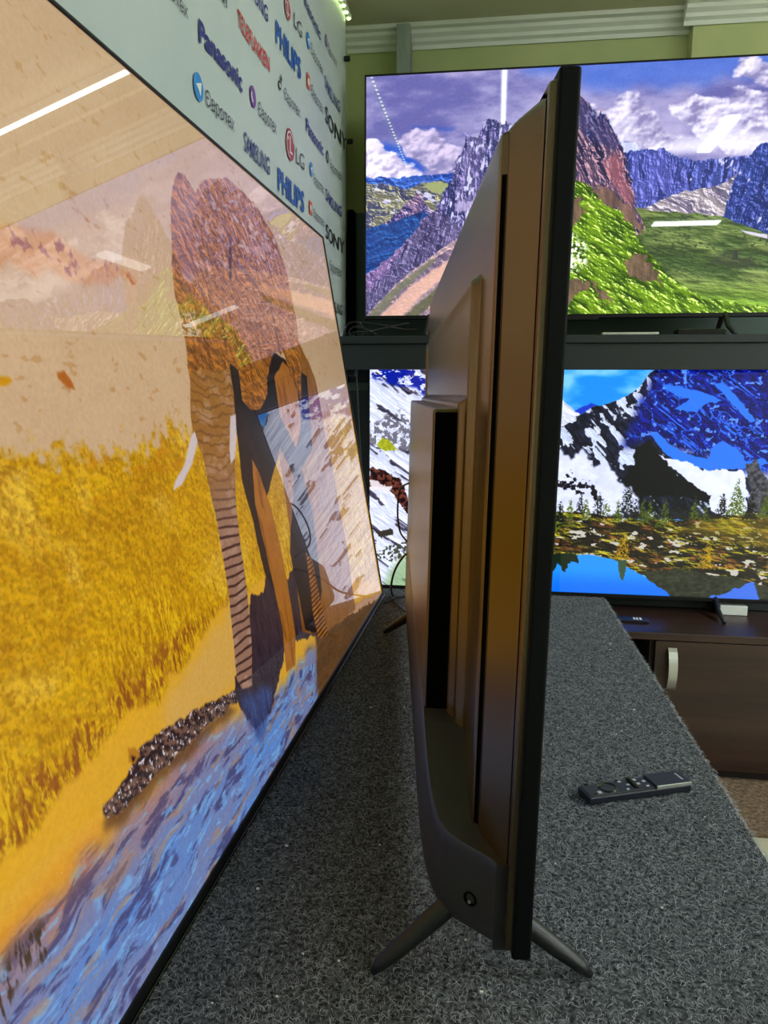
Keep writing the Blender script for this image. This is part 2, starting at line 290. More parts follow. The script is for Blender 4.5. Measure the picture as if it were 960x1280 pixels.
def paint_peaks():
    p = P0 = Pic(1152, 648, (130, 130, 190)); X, Y, U, V = p.X, p.Y, p.U, p.V
    n = fb(X * .35, Y * .9, 3, 6); n2 = fb(X * .5, Y * 1.3, 4, 6)
    p.c = p.mix((98, 96, 160), (158, 152, 196), sst(n2, .3, .7)).astype(np.float32); p.put(sst(n, .5, .75) * .55, (190, 182, 216))
    blue = p.poly([(0.345, 1.081), (1.045, 1.043), (1.048, 0.973), (0.815, 0.892), (0.745, 0.886), (0.639, 0.894), (0.532, 0.885), (0.494, 0.944), (0.365, 0.97)], .06, 1, 7, 14); p.put(blue, p.mix((60, 92, 186), (104, 128, 206), n2))
    p.put(p.poly([(-0.005, 0.602), (0.001, 0.694), (0.044, 0.724), (0.095, 0.701), (0.123, 0.654), (0.15, 0.606), (0.123, 0.581)], .02, 2, 8, 8), (44, 84, 190))
    p.put(p.poly([(0.102, 0.791), (0.218, 0.786), (0.203, 0.771), (0.122, 0.777)], .01, 2, 8, 4) * .8, (60, 84, 176))
    def cloud(pts, seed, hi=(226, 220, 240), lo=(132, 126, 172)):
        q = P0.win(pts, .08); m = q.poly(pts, .03, 1.5, seed, 14); k = fb(q.X * 1.5, q.Y * 2.2, seed + 1, 6)
        a = sst(m + (k - .5) * 1.1, .42, .72); sh = q.relief(blur(k, 2), 1.6, 5, 1); q.put(a, q.mix(lo, hi, np.clip(sst(k, .3, .62) * .6 + sh * .55 - .1, 0, 1)))
    cloud([(-0.011, 0.579), (-0.005, 0.734), (0.02, 0.752), (0.054, 0.707), (0.093, 0.662), (0.142, 0.626), (0.172, 0.579), (0.084, 0.564)], 14, (246, 240, 248), (170, 160, 200))
    cloud([(0.063, 0.772), (0.141, 0.782), (0.199, 0.73), (0.238, 0.679), (0.229, 0.598), (0.181, 0.578), (0.142, 0.636), (0.093, 0.672)], 15, (210, 196, 226))
    cloud([(0.461, 0.79), (0.487, 0.882), (0.569, 0.845), (0.621, 0.914), (0.661, 0.862), (0.696, 0.773), (0.734, 0.708), (0.787, 0.689), (0.771, 0.644), (0.682, 0.662), (0.573, 0.704)], 16)
    cloud([(0.685, 0.851), (0.763, 0.875), (0.816, 0.849), (0.841, 0.89), (0.918, 0.871), (1.071, 0.841), (1.083, 0.593), (0.929, 0.618), (0.833, 0.64), (0.786, 0.711), (0.732, 0.77)], 17)
    cloud([(0.829, 0.96), (0.862, 0.996), (0.914, 0.979), (1.047, 0.996), (1.053, 0.866), (0.918, 0.883), (0.857, 0.912)], 18)
    p.put(p.poly([(0.646, 0.652), (0.734, 0.708), (0.925, 0.726), (1.06, 0.722), (1.064, 0.649), (0.876, 0.649), (0.754, 0.639)], .03, 2, 19, 8) * .7, (236, 232, 246))
    def rock(pts, c1, c2, hl, deg, seed, rough=.012, sn=None, st=(1.2, 7), soft=1):
        q = P0.win(pts, rough + .02); m = q.poly(pts, rough, 5, seed, soft); a, b = q.rot(deg); w_ = (fb(q.X * 1.3, q.Y * 1.3, seed + 30, 3) - .5) * 1.6
        k = fb((a + w_) * st[0], (b + w_ * .3) * st[1] * .55, seed + 2, 6); rg = 1 - np.abs(2 * k - 1) ** .8; k2 = fb(q.X * 5, q.Y * 5, seed + 9, 5)
        sh = q.relief(rg, 1.5) * .6 + q.relief(k2, 1.3) * .4
        c = q.mix(q.mix(c1, c2, sst(k, .35, .65)), hl, sst(sh, .52, .95)); c = c * (.70 + .50 * sh[..., None]); q.put(m, c)
        if sn: q.put(m * sst(fb(a * 3, b * 7, seed + 5, 5), sn - .02, sn + .05) * .9, (206, 204, 236))
    # left distance
    rock([(-0.015, 0.589), (0.084, 0.584), (0.201, 0.596), (0.277, 0.605), (0.279, 0.448), (-0.015, 0.462)], (40, 74, 170), (58, 96, 188), (80, 120, 200), 0, 20)
    rock([(-0.015, 0.569), (0.045, 0.559), (0.104, 0.536), (0.143, 0.56), (0.172, 0.565), (0.211, 0.557), (0.202, 0.445), (0.124, 0.405), (0.065, 0.375), (-0.015, 0.354)], (74, 76, 116), (130, 128, 110), (170, 166, 128), -20, 21, sn=.68)
    p.put(p.poly([(0.139, 0.547), (0.172, 0.562), (0.211, 0.55), (0.198, 0.511), (0.163, 0.52)], .01, 4, 22), (150, 158, 110))
    rock([(-0.015, 0.361), (0.045, 0.392), (0.085, 0.451), (0.127, 0.522), (0.155, 0.461), (0.173, 0.427), (0.145, 0.321), (-0.015, 0.224)], (60, 58, 124), (116, 94, 138), (176, 142, 160), -30, 23, sn=.7)
    rock([(-0.015, 0.368), (0.065, 0.398), (0.144, 0.448), (0.163, 0.42), (0.164, 0.32), (0.085, 0.255), (-0.015, 0.173)], (24, 54, 128), (36, 72, 150), (40, 90, 150), 10, 24)
    rock([(-0.015, 0.156), (0.065, 0.263), (0.125, 0.355), (0.203, 0.318), (0.206, 0.047), (-0.015, -0.019)], (90, 74, 140), (140, 112, 160), (176, 150, 190), 32, 25)
    # left tower
    rock([(0.173, 0.427), (0.182, 0.492), (0.201, 0.544), (0.212, 0.596), (0.219, 0.647), (0.238, 0.692), (0.241, 0.756), (0.253, 0.742), (0.27, 0.731), (0.282, 0.804), (0.308, 0.808), (0.335, 0.794), (0.36, 0.766), (0.389, 0.707), (0.405, 0.636), (0.422, 0.538), (0.451, 0.407), (0.472, 0.308), (0.302, 0.214), (0.203, 0.318)], (52, 56, 112), (98, 92, 146), (150, 138, 184), 78, 26, .014, sn=.66)
    p.put(p.poly([(0.214, 0.464), (0.24, 0.483), (0.275, 0.488), (0.272, 0.442), (0.222, 0.431)], .02, 5, 28, 2) * .7, (190, 176, 216))
    rock([(-0.003, -0.012), (-0.011, 0.086), (0.046, 0.171), (0.105, 0.322), (0.144, 0.421), (0.173, 0.447), (0.202, 0.425), (0.232, 0.351), (0.262, 0.283), (0.283, 0.148), (0.207, -0.022)], (66, 60, 106), (100, 92, 138), (138, 126, 168), 60, 27)
    rock([(-0.003, -0.005), (0.086, 0.153), (0.204, 0.302), (0.318, 0.42), (0.431, 0.473), (0.509, 0.307), (0.517, -0.033), (-0.003, -0.026)], (120, 104, 138), (176, 150, 164), (208, 170, 164), 33, 29, .006, None, (.5, 7))
    p.put(p.poly([(0.026, -0.012), (0.126, 0.145), (0.281, 0.315), (0.293, 0.295), (0.146, 0.096), (0.087, -0.013)], .006, 4, 30, 2) * .8, (226, 178, 158))
    p.put(p.poly([(0.087, -0.013), (0.186, 0.13), (0.282, 0.275), (0.29, 0.255), (0.205, 0.109), (0.127, -0.014)], .008, 4, 31, 2) * .8, (84, 86, 60))
    p.put(p.poly([(-0.003, -0.012), (0.066, 0.112), (0.165, 0.246), (0.175, 0.232), (0.086, 0.098), (0.026, -0.012)], .008, 4, 34, 2) * .8, (110, 112, 90))
    # right distance
    rock([(0.593, 0.624), (0.609, 0.698), (0.646, 0.671), (0.7, 0.655), (0.737, 0.627), (0.772, 0.613), (0.825, 0.616), (0.877, 0.621), (0.93, 0.603), (0.937, 0.447), (0.765, 0.329), (0.636, 0.399)], (40, 52, 124), (66, 80, 164), (110, 120, 196), 70, 40, sn=.7)
    p.put(p.poly([(0.602, 0.699), (0.636, 0.69), (0.65, 0.664), (0.61, 0.654)], .01, 5, 41) * .8, (220, 224, 246))
    rock([(0.612, 0.607), (0.646, 0.652), (0.7, 0.661), (0.728, 0.628), (0.749, 0.583), (0.762, 0.519), (0.779, 0.44), (0.726, 0.41), (0.653, 0.423)], (52, 64, 140), (84, 92, 180), (120, 124, 200), 80, 42)
    rock([(0.653, 0.423), (0.741, 0.489), (0.829, 0.509), (0.879, 0.569), (0.899, 0.512), (0.843, 0.389), (0.727, 0.375)], (116, 108, 138), (170, 160, 170), (200, 190, 196), 150, 43, .01, None, (.8, 6))
    rock([(0.843, 0.373), (0.851, 0.483), (0.878, 0.606), (0.91, 0.665), (0.969, 0.692), (1.077, 0.714), (1.099, 0.284), (0.943, 0.296), (0.889, 0.324)], (24, 46, 120), (44, 66, 150), (96, 106, 176), 60, 44, sn=.74)
    # valley
    gr = p.poly([(0.617, 0.438), (0.672, 0.423), (0.834, 0.389), (0.942, 0.315), (1.098, 0.299), (1.116, -0.051), (0.46, -0.042), (0.584, 0.304)], .01, 3, 45)
    a, b = p.rot(-8); k = fb(a * .8, b * 3, 46, 6); sh = p.relief(k, 2.0); p.put(gr, p.mix(p.mix((66, 88, 50), (122, 138, 80), sst(k, .3, .7)), (132, 176, 50), sst(V, .16, .02) * .7) * (.74 + .45 * sh[..., None]))
    p.put(gr * sst(fb(a * 6, b * 9, 47, 3), .66, .72) * .7 * sst(V, .1, .2), (52, 62, 44))
    p.put(p.poly([(0.867, 0.213), (0.871, 0.248), (0.878, 0.254), (0.883, 0.212)], 0), (52, 56, 60)); p.put(p.poly([(0.814, 0.211), (0.848, 0.242), (0.911, 0.221), (0.93, 0.188), (0.877, 0.177)], .02, 6, 48, 2) * .7, (60, 66, 52))
    p.put(p.poly([(0.88, 0.333), (0.942, 0.312), (0.943, 0.296), (0.898, 0.317)], .003), (206, 200, 220))
    # right tower and green slope
    rock([(0.36, 0.213), (0.415, 0.31), (0.468, 0.471), (0.468, 0.632), (0.483, 0.789), (0.491, 0.863), (0.503, 0.881), (0.518, 0.867), (0.537, 0.828), (0.545, 0.79), (0.555, 0.821), (0.57, 0.795), (0.582, 0.75), (0.6, 0.699), (0.615, 0.623), (0.632, 0.527), (0.646, 0.43), (0.666, 0.352), (0.639, 0.302), (0.475, 0.176)], (44, 42, 84), (96, 76, 108), (172, 132, 140), 108, 50, .012, sn=.74)
    p.put(p.poly([(0.56, 0.626), (0.596, 0.655), (0.623, 0.527), (0.642, 0.437), (0.616, 0.464), (0.586, 0.545)], .02, 4, 52, 5) * .55, (172, 96, 104))
    p.put(p.poly([(0.465, 0.853), (0.499, 0.881), (0.548, 0.809), (0.566, 0.808), (0.6, 0.693), (0.583, 0.656), (0.546, 0.703), (0.518, 0.73), (0.489, 0.788)], .02, 4, 53, 5) * .5, (40, 48, 110))
    a, b = p.rot(-32)
    sl = p.poly([(0.364, -0.041), (0.38, 0.162), (0.452, 0.342), (0.476, 0.432), (0.503, 0.55), (0.532, 0.526), (0.576, 0.446), (0.61, 0.425), (0.637, 0.366), (0.657, 0.301), (0.686, 0.235), (0.726, 0.152), (0.81, 0.062), (0.955, 0.02), (0.958, -0.049)], .016, 4, 54)
    k = fb(a * 1.4, b * 5, 55, 6); sh = p.relief(k, 1.2) * .6 + p.relief(fb(X * 7, Y * 7, 56, 4), 1.2) * .4; p.put(sl, p.mix(p.mix((52, 84, 18), (120, 160, 34), sst(k, .3, .65)), (200, 222, 120), sst(sh, .6, .95)) * (.68 + .5 * sh[..., None]))
    for q, sd in (([(0.47, 0.387), (0.477, 0.487), (0.509, 0.482), (0.534, 0.429), (0.518, 0.397), (0.493, 0.366)], 57), ([(0.627, 0.204), (0.64, 0.249), (0.674, 0.229), (0.701, 0.169), (0.714, 0.11), (0.677, 0.131), (0.636, 0.151)], 58), ([(0.475, 0.159), (0.532, 0.141), (0.58, 0.1), (0.605, 0.046), (0.581, 0.053), (0.551, 0.114), (0.507, 0.082), (0.486, -0.012), (0.47, 0.042)], 59), ([(0.532, 0.516), (0.578, 0.523), (0.635, 0.424), (0.67, 0.346), (0.649, 0.334), (0.608, 0.426), (0.58, 0.44)], 60)):
        m = p.poly(q, .03, 5, sd); p.put(m * .9, p.mix((60, 48, 50), (160, 122, 104), fb(*[c * e for c, e in zip(p.rot(95), (1.5, 7))], sd)))
    p.put(p.poly([(0.472, 0.308), (0.499, 0.34), (0.524, 0.306), (0.539, 0.24), (0.531, 0.191), (0.497, 0.175), (0.474, 0.192)], .03, 6, 63, 4) * sst(fb(X * 12, Y * 12, 64, 3), .42, .55), (236, 244, 220))
    p.c = np.clip((p.c - .5) * 1.06 + .5 + (fb(X * 24, Y * 24, 98, 2)[..., None] - .5) * .05, 0, 1)
    return p

def paint_lake():
    p = P0 = Pic(1088, 612, (70, 150, 230)); X, Y, U, V = p.X, p.Y, p.U, p.V
    p.c = p.mix((30, 136, 226), (120, 190, 240), sst(fb(X * .6, Y * 1.4, 2, 4), .35, .7)).astype(np.float32)
    def snow(pts, seed, deg, lo, c1=(190, 200, 232), c2=(226, 230, 246), dk=(18, 16, 34), rough=.01, st=(1.3, 3.4), edge=.03):
        q = P0.win(pts, .03); m = q.poly(pts, rough, 4, seed); a, b = q.rot(deg)
        a = a + (fb(q.X, q.Y, seed + 20, 3) - .5) * 2; k = fb(a * st[0], b * st[1], seed + 1, 6); sh = q.relief(k, 1.4)[..., None]
        q.put(m, q.mix(c1, c2, fb(q.X * 1.2, q.Y * 2, seed + 3)) * (.86 + .2 * sh)); q.put(m * sst(k, lo, lo + edge), q.mix(dk, tuple(min(255, c + 34) for c in dk), fb(q.X * 6, q.Y * 6, seed + 5)) * (.5 + sh))
    p.put(p.poly([(0.478, 0.799), (0.52, 0.827), (0.55, 0.856), (0.577, 0.842), (0.607, 0.849), (0.65, 0.801), (0.651, 0.767), (0.479, 0.763)], .006), (26, 60, 190))
    snow([(0.363, 0.654), (0.396, 0.972), (0.456, 0.903), (0.5, 0.841), (0.532, 0.799), (0.481, 0.657), (0.445, 0.513)], 10, -40, .66)
    # left snowfield
    snow([(-0.014, -0.058), (-0.015, 1.025), (0.158, 1.025), (0.357, 1.021), (0.439, 0.798), (0.464, 0.514), (0.476, -0.021)], 12, -35, .62, (196, 204, 238), (232, 236, 252), (50, 46, 64), .0, (.8, 4))
    p.put(p.poly([(-0.015, 1.025), (0.158, 1.025), (0.278, 1.021), (0.28, 0.902), (0.159, 0.865), (0.119, 0.915), (0.057, 0.936), (-0.015, 0.971)], .02, 3, 13, 3) * sst(fb(X * 3, Y * 6, 14), .42, .5), (24, 40, 150))
    p.put(p.poly([(-0.0, 0.732), (0.037, 0.791), (0.078, 0.821), (0.14, 0.793), (0.201, 0.722), (0.162, 0.594), (0.1, 0.61), (0.037, 0.66), (-0.0, 0.659)], .02, 4, 15, 2) * sst(fb(X * 9, Y * 9, 16), .45, .52) * .8, (88, 84, 96))
    p.put(p.poly([(0.017, 0.66), (0.033, 0.697), (0.054, 0.675), (0.071, 0.639), (0.038, 0.631)], .01, 7, 17), p.mix((120, 130, 30), (196, 196, 60), fb(X * 16, Y * 16, 18)))
    p.put(p.poly([(-0.002, 0.552), (0.038, 0.542), (0.08, 0.499), (0.105, 0.407), (0.123, 0.296), (0.08, 0.387), (0.049, 0.453), (-0.002, 0.466)], .014, 6, 19), p.mix((36, 18, 20), (110, 62, 50), sst(fb(X * 10, Y * 10, 20), .4, .6)))
    p.put(p.poly([(-0.002, 0.496), (0.038, 0.475), (0.063, 0.454), (0.038, 0.442), (-0.002, 0.455)], .02, 8, 21) * .9, (220, 214, 220))
    p.put(p.poly([(0.017, 0.256), (0.06, 0.266), (0.064, 0.243), (0.03, 0.226)], .01, 8, 22), (60, 56, 50)); p.put(p.poly([(0.018, 0.157), (0.081, 0.214), (0.123, 0.201), (0.113, 0.125), (0.028, 0.119)], .02, 8, 23) * sst(fb(X * 14, Y * 14, 24, 2), .45, .55), (70, 74, 60))
    p.put(p.poly([(0.035, -0.016), (0.06, 0.09), (0.113, 0.163), (0.114, -0.01)], .02, 3, 25, 10) * .6, (110, 150, 80))
    # main mountain
    mt = [(0.398, 0.329), (0.442, 0.656), (0.479, 0.746), (0.526, 0.799), (0.558, 0.842), (0.592, 0.853), (0.638, 0.888), (0.665, 0.926), (0.686, 0.98), (0.707, 1.024), (1.13, 1.041), (1.164, 0.368)]
    snow(mt, 30, -48, .42, (180, 196, 232), (220, 226, 244), (10, 12, 30), .006, (1.5, 3.2))
    up = p.poly([(0.635, 0.661), (0.667, 0.871), (0.711, 1.024), (1.13, 1.041), (1.154, 0.574), (0.938, 0.566), (0.863, 0.598), (0.767, 0.665), (0.709, 0.716)], .03, 3, 31, 10)
    a, b = p.rot(-38); a = a + (fb(X * .8, Y * .8, 77, 3) - .5) * 3
    ridge = np.abs(fb(a * 1.0, b * 2.6, 32, 5) - .5); p.put(up, p.mix((10, 12, 84), (22, 34, 150), sst(p.relief(fb(X * 4, Y * 5, 33, 5), 1.5), .3, .8))); p.put(up * sst(ridge, .028, .012), (52, 110, 226)); p.put(up * sst(fb(X * 4, Y * 5, 35, 4), .68, .72), (90, 140, 236))
    for q in ([(0.698, 0.722), (0.717, 0.726), (0.744, 0.678), (0.783, 0.638), (0.834, 0.622), (0.842, 0.667), (0.868, 0.702), (0.897, 0.669), (0.927, 0.611), (0.963, 0.626), (0.973, 0.602), (0.919, 0.579), (0.836, 0.57), (0.769, 0.602), (0.727, 0.646)], [(0.717, 0.94), (0.758, 0.933), (0.814, 0.906), (0.861, 0.873), (0.825, 0.855), (0.799, 0.821), (0.747, 0.83), (0.782, 0.872), (0.741, 0.899)], [(0.831, 0.947), (0.859, 0.947), (0.898, 0.873), (0.938, 0.789), (0.925, 0.779), (0.88, 0.856), (0.86, 0.9)]): p.put(p.poly(q, .008, 5, 36), (50, 116, 226))
    p.put(p.poly([(0.724, 0.622), (0.769, 0.609), (0.827, 0.569), (0.919, 0.572), (0.932, 0.479), (0.937, 0.356), (0.852, 0.387), (0.84, 0.457), (0.791, 0.526), (0.732, 0.594)], .015, 4, 37), p.mix((196, 204, 232), (226, 230, 248), fb(X * 3, Y * 3, 38)))
    p.put(p.poly([(0.664, 0.662), (0.695, 0.698), (0.732, 0.612), (0.781, 0.525), (0.849, 0.458), (0.841, 0.429), (0.775, 0.455), (0.68, 0.443), (0.639, 0.52), (0.66, 0.592)], .015, 4, 39), (14, 14, 22))
    p.put(p.poly([(0.927, 0.6), (0.945, 0.615), (0.976, 0.533), (1.027, 0.396), (1.03, 0.326), (0.945, 0.392)], .02, 4, 29), p.mix((20, 20, 26), (120, 120, 130), fb(X * 9, Y * 9, 28)))
    p.put(p.poly([(0.443, 0.603), (0.481, 0.657), (0.513, 0.605), (0.535, 0.659), (0.565, 0.571), (0.59, 0.618), (0.624, 0.52), (0.66, 0.478), (0.68, 0.429), (0.678, 0.379), (0.605, 0.354), (0.448, 0.36)], .02, 6, 70, 2), p.mix((186, 194, 230), (224, 228, 246), fb(X * 3, Y * 4, 71)))
    p.put(p.poly([(0.464, 0.514), (0.507, 0.551), (0.515, 0.508), (0.563, 0.496), (0.588, 0.425), (0.545, 0.437), (0.514, 0.472), (0.475, 0.471)], .03, 8, 72) * sst(fb(X * 7, Y * 7, 73, 3), .42, .5), (20, 18, 30))
    # tree line
    T = fb(X * 7, Y * 2, 40, 3); line = .335 + (fb(X * 12, Y * .3, 41, 2) - .5) * .12
    hid = (U > .42)
    p.put(sst(line - V, -.004, .004) * hid * sst(fb(X * 5, Y * 3, 42, 3), .40, .5), p.mix((20, 30, 14), (110, 130, 30), sst(fb(X * 9, Y * 7, 43, 3), .4, .7)))
    r = np.random.default_rng(3)
    def tree(x, y, h, c):
        q = [(x, y + h)]; k = 5
        for i in range(k): q += [(x + h * .18 * (i + 1) / k * (1.0 if i % 1 == 0 else .6), y + h * (1 - (i + 1) / k)), (x + h * .08 * (i + 1) / k, y + h * (1 - (i + 1) / k) + h * .02)]
        for i in reversed(range(k)): q += [(x - h * .08 * (i + 1) / k, y + h * (1 - (i + 1) / k) + h * .02), (x - h * .18 * (i + 1) / k, y + h * (1 - (i + 1) / k))]
        w_ = p.win(q, .03); m_ = w_.poly(q, .014, 14, int(x * 999) % 50, 1) * sst(fb(w_.X * 22, w_.Y * 22, 7, 2), .3, .5); w_.put(m_ * .92, w_.mix(tuple(v_ * .45 for v_ in c), tuple(min(255, v_ * 1.35) for v_ in c), fb(w_.X * 16, w_.Y * 20, 9, 3)))
    # ground
    gd = p.poly([(0.448, 0.368), (0.527, 0.371), (0.605, 0.357), (0.683, 0.343), (0.778, 0.348), (0.871, 0.37), (0.945, 0.385), (1.164, 0.368), (1.182, 0.016), (0.942, 0.015), (0.789, 0.04), (0.671, 0.105), (0.571, 0.154), (0.451, 0.176)], .012, 4, 44)
    a, b = p.rot(-6); k = fb(a * 1.6, b * 6, 45, 6); sh = p.relief(fb(a * 3, b * 8, 145, 5), 1.6); p.put(gd, p.mix((22, 18, 12), (122, 116, 34), sst(k, .36, .66)) * (.25 + 1.3 * sh[..., None])); p.put(gd * sst(fb(a * 2, b * 7, 46, 5), .54, .66) * .7, p.mix((60, 34, 20), (150, 92, 50), sh)); p.put(gd * sst(fb(a * 3, b * 7, 47, 4), .66, .70), (184, 180, 172))
    p.put(p.poly([(0.761, 0.293), (0.834, 0.358), (0.927, 0.373), (1.164, 0.368), (1.173, 0.193), (0.932, 0.249), (0.837, 0.279)], .015, 4, 48, 4) * .5, p.mix((110, 100, 16), (160, 140, 30), k))
    for x, y, h, kk in [(0.473, 0.277, 0.17, 0), (0.512, 0.298, 0.13, 0), (0.551, 0.336, 0.1, 0), (0.582, 0.345, 0.12, 1), (0.629, 0.333, 0.1, 0), (0.651, 0.37, 0.15, 1), (0.689, 0.325, 0.12, 0), (0.717, 0.345, 0.1, 1), (0.741, 0.31, 0.14, 0), (0.768, 0.365, 0.13, 1), (0.812, 0.35, 0.11, 0), (0.876, 0.36, 0.12, 1), (0.909, 0.372, 0.17, 0), (0.646, 0.159, 0.14, 2), (0.85, 0.129, 0.14, 2), (0.974, 0.358, 0.12, 0), (0.488, 0.326, 0.1, 1), (0.538, 0.372, 0.09, 1), (0.601, 0.357, 0.08, 0), (0.671, 0.35, 0.09, 1), (0.706, 0.344, 0.09, 0), (0.79, 0.341, 0.1, 1), (0.839, 0.344, 0.08, 0), (0.943, 0.356, 0.12, 1)]:
        tree(x, y, h, ((86, 104, 26), (22, 26, 20), (170, 140, 20))[kk])
    # lake
    lk = p.poly([(0.405, -0.03), (0.401, 0.173), (0.492, 0.171), (0.571, 0.176), (0.626, 0.158), (0.69, 0.096), (0.75, 0.049), (0.775, -0.001), (0.778, -0.09), (0.407, -0.121)], .004, 5, 60); p.put(lk, p.mix((16, 110, 226), (40, 140, 240), sst(V, .02, .12)))
    p.put(p.poly([(0.451, 0.176), (0.531, 0.181), (0.54, 0.13), (0.52, 0.143), (0.503, 0.09), (0.488, 0.134), (0.47, 0.073), (0.452, 0.132)], .01, 9, 61), (20, 40, 24)); p.put(p.poly([(0.634, 0.158), (0.657, 0.16), (0.652, 0.064), (0.644, 0.07)], .008, 9, 62), (60, 80, 60))
    rf = p.poly([(0.69, 0.103), (0.786, 0.124), (0.939, 0.088), (0.996, 0.056), (1.18, 0.052), (1.185, -0.056), (0.778, -0.09), (0.767, 0.006)], .01, 4, 63); p.put(rf, p.mix((22, 26, 22), (70, 76, 60), fb(X * 6, Y * 12, 64)))
    p.put(p.poly([(0.848, -0.003), (0.894, 0.023), (0.943, 0.07), (0.962, 0.079), (0.98, 0.0), (0.887, -0.044)], .01, 5, 65), (66, 110, 210))
    p.c = np.clip((p.c - .5) * 1.12 + .49, 0, 1)
    return p

# ------------------------------------------------------------------ the room
XL, YW, ZC = -.52, 2.72, HC + 1.67
def struct(o): o['kind'] = 'structure'; return o
struct(box('floor', XL - .1, 4.1, -3.1, YW + .1, -.05, 0, M_tile))
struct(box('ceiling', XL - .1, 4.1, -3.1, YW + .1, ZC, ZC + .05, M_ceil))
struct(box('wall_left', XL - .1, XL, -3.1, YW + .1, 0, ZC, M_ban if False else M_wallg))
struct(box('wall_far', XL, 4.1, YW, YW + .1, 0, ZC, M_wallg))
struct(box('wall_right', 4.0, 4.1, -3.1, YW, 0, ZC, M_wallr))
struct(box('wall_rear', XL, 4.0, -3.1, -3.0, 0, ZC, M_wallr))
# chimney breast on the right half of the far wall
BX = 0.5683
struct(box('wall_breast', BX, 4.0, 2.66, YW, 0, ZC, M_wallg))
def cornice(name, x0, x1, y, y1=None):
    prof = [(0, 0), (0, -.060), (-.006, -.062), (-.010, -.050), (-.022, -.044), (-.026, -.034), (-.040, -.026), (-.044, -.016), (-.058, -.012), (-.060, 0)]
    vs = []; 
    for x in (x0, x1):
        for a, b in prof: vs.append((x, y + a, CZ + b))
    n = len(prof); fs = [(i, i + 1, n + i + 1, n + i) for i in range(n - 1)] + [tuple(range(n)), tuple(range(2 * n - 1, n - 1, -1)), (n - 1, 0, n, 2 * n - 1)]
    return struct(mk(name, vs, fs, M_corn))
CZ = ZC - .012
cornice('trim_1', XL, BX, YW); cornice('trim_2', BX - .03, 4.0, 2.66)
struct(box('trim_3', XL, 4.0, 2.50, YW, ZC - .012, ZC, M_ceil))
px0, px1 = -0.3462, -0.302
struct(box('trim_4', px0, px1, 2.64, YW, 0, CZ - .01, M_pipe, bev=.003))

# ------------------------------------------------------------------ counter covered with grey needle felt
ctr = empty('display_counter', 'long counter covered in dark grey speckled felt carpet, under the televisions', 'counter', (0, 0, 0))
cp = [(-.480, -.5), (0.293 + .055, -.5), (0.293, 0.7861), (0.2675, 1.8448), (-.480, 1.8448)]
# straight right-hand edge
ex0, ey0, ex1, ey1 = 0.293, 0.7861, 0.2675, 1.8448
sl = (ex1 - ex0) / (ey1 - ey0); cp[1] = (ex0 + sl * (-.5 - ey0), -.5); cp[2] = ((cp[1][0] + ex1) / 2, (ey1 - .5) / 2)
def prism(pts, z0, z1):
    n = len(pts); vs = [(x, y, z0) for x, y in pts] + [(x, y, z1) for x, y in pts]
    return vs, [tuple(range(n))[::-1], tuple(range(n, 2 * n))] + [(i, (i + 1) % n, n + (i + 1) % n, n + i) for i in range(n)]
vs, fs = prism(cp, HC - .008, HC); carpet = mk('carpet', vs, fs, M_carp, ctr)
vs, fs = prism([(x * .985, y) for x, y in cp[:]], 0, HC - .008); mk('counter_body', vs, fs, M_carp, ctr)
def fuzz():
    r = np.random.default_rng(11); N = 120000
    y = -.02 + (ey1 + .02) * r.random(N) ** 1.25; x = -.40 + r.random(N) * (.40 + ex1 + sl * (y - ey1)); keep = y > .25; x, y = x[keep], y[keep]; N = len(x)
    near = int(N * .03); x[:near] = ex1 + sl * (y[:near] - ey1) + r.normal(0, .001, near)       # frayed edge
    L = .0025 + .0055 * r.random(N); th = r.random(N) * 2 * PI; cur = r.normal(0, 1.6, N); w = .00010 + .00009 * r.random(N); K = 4
    h = .0006 + .0022 * r.random(N); V = np.zeros((N, K + 1, 2, 3)); px, py = x.copy(), y.copy()
    for k in range(K + 1):
        t = k / K; a = th + cur * t; z = HC + .0001 + h * np.sin(PI * (.12 + t * .8))
        nx, ny = -np.sin(a), np.cos(a)
        for s_, sg in ((0, -1), (1, 1)): V[:, k, s_, 0] = px + nx * w * sg; V[:, k, s_, 1] = py + ny * w * sg; V[:, k, s_, 2] = z + sg * w * .4
        px = px + np.cos(a) * L / K; py = py + np.sin(a) * L / K
    me = bpy.data.meshes.new('carpet_fuzz'); me.vertices.add(N * (K + 1) * 2); me.vertices.foreach_set('co', V.ravel())
    base = (np.arange(N) * (K + 1) * 2)[:, None, None] + (np.arange(K) * 2)[None, :, None] + np.array([0, 1, 3, 2])[None, None, :]
    nf = N * K; me.loops.add(nf * 4); me.loops.foreach_set('vertex_index', base.ravel().astype(np.int32)); me.polygons.add(nf)
    me.polygons.foreach_set('loop_start', (np.arange(nf) * 4).astype(np.int32)); me.update(calc_edges=True); me.materials.append(M_fuzz)
    o = bpy.data.objects.new('carpet_fuzz', me); link(o, ctr); o['kind'] = 'stuff'
fuzz()
bm = bmesh.new(); rr = random.Random(4)
for i in range(46):
    x, y = rr.uniform(-.24, .27), rr.uniform(.45, 1.7); s = rr.uniform(.0007, .0016)
    add_box(bm, x - s, x + s, y - s * .6, y + s * .6, HC + .001, HC + .001 + s, mtx=None)
bmo('lint_speck', bm, M_lint, ctr, kind='stuff')
# brown carpet on the floor beside the counter
rug = bmesh.new(); add_box(rug, .34, 2.6, 1.9207, 2.7, .0005, .012, .003)
tag(bmo('floor_rug', rug, M_rug), 'mottled brown carpet on the floor between counter and dark cabinet', 'rug')

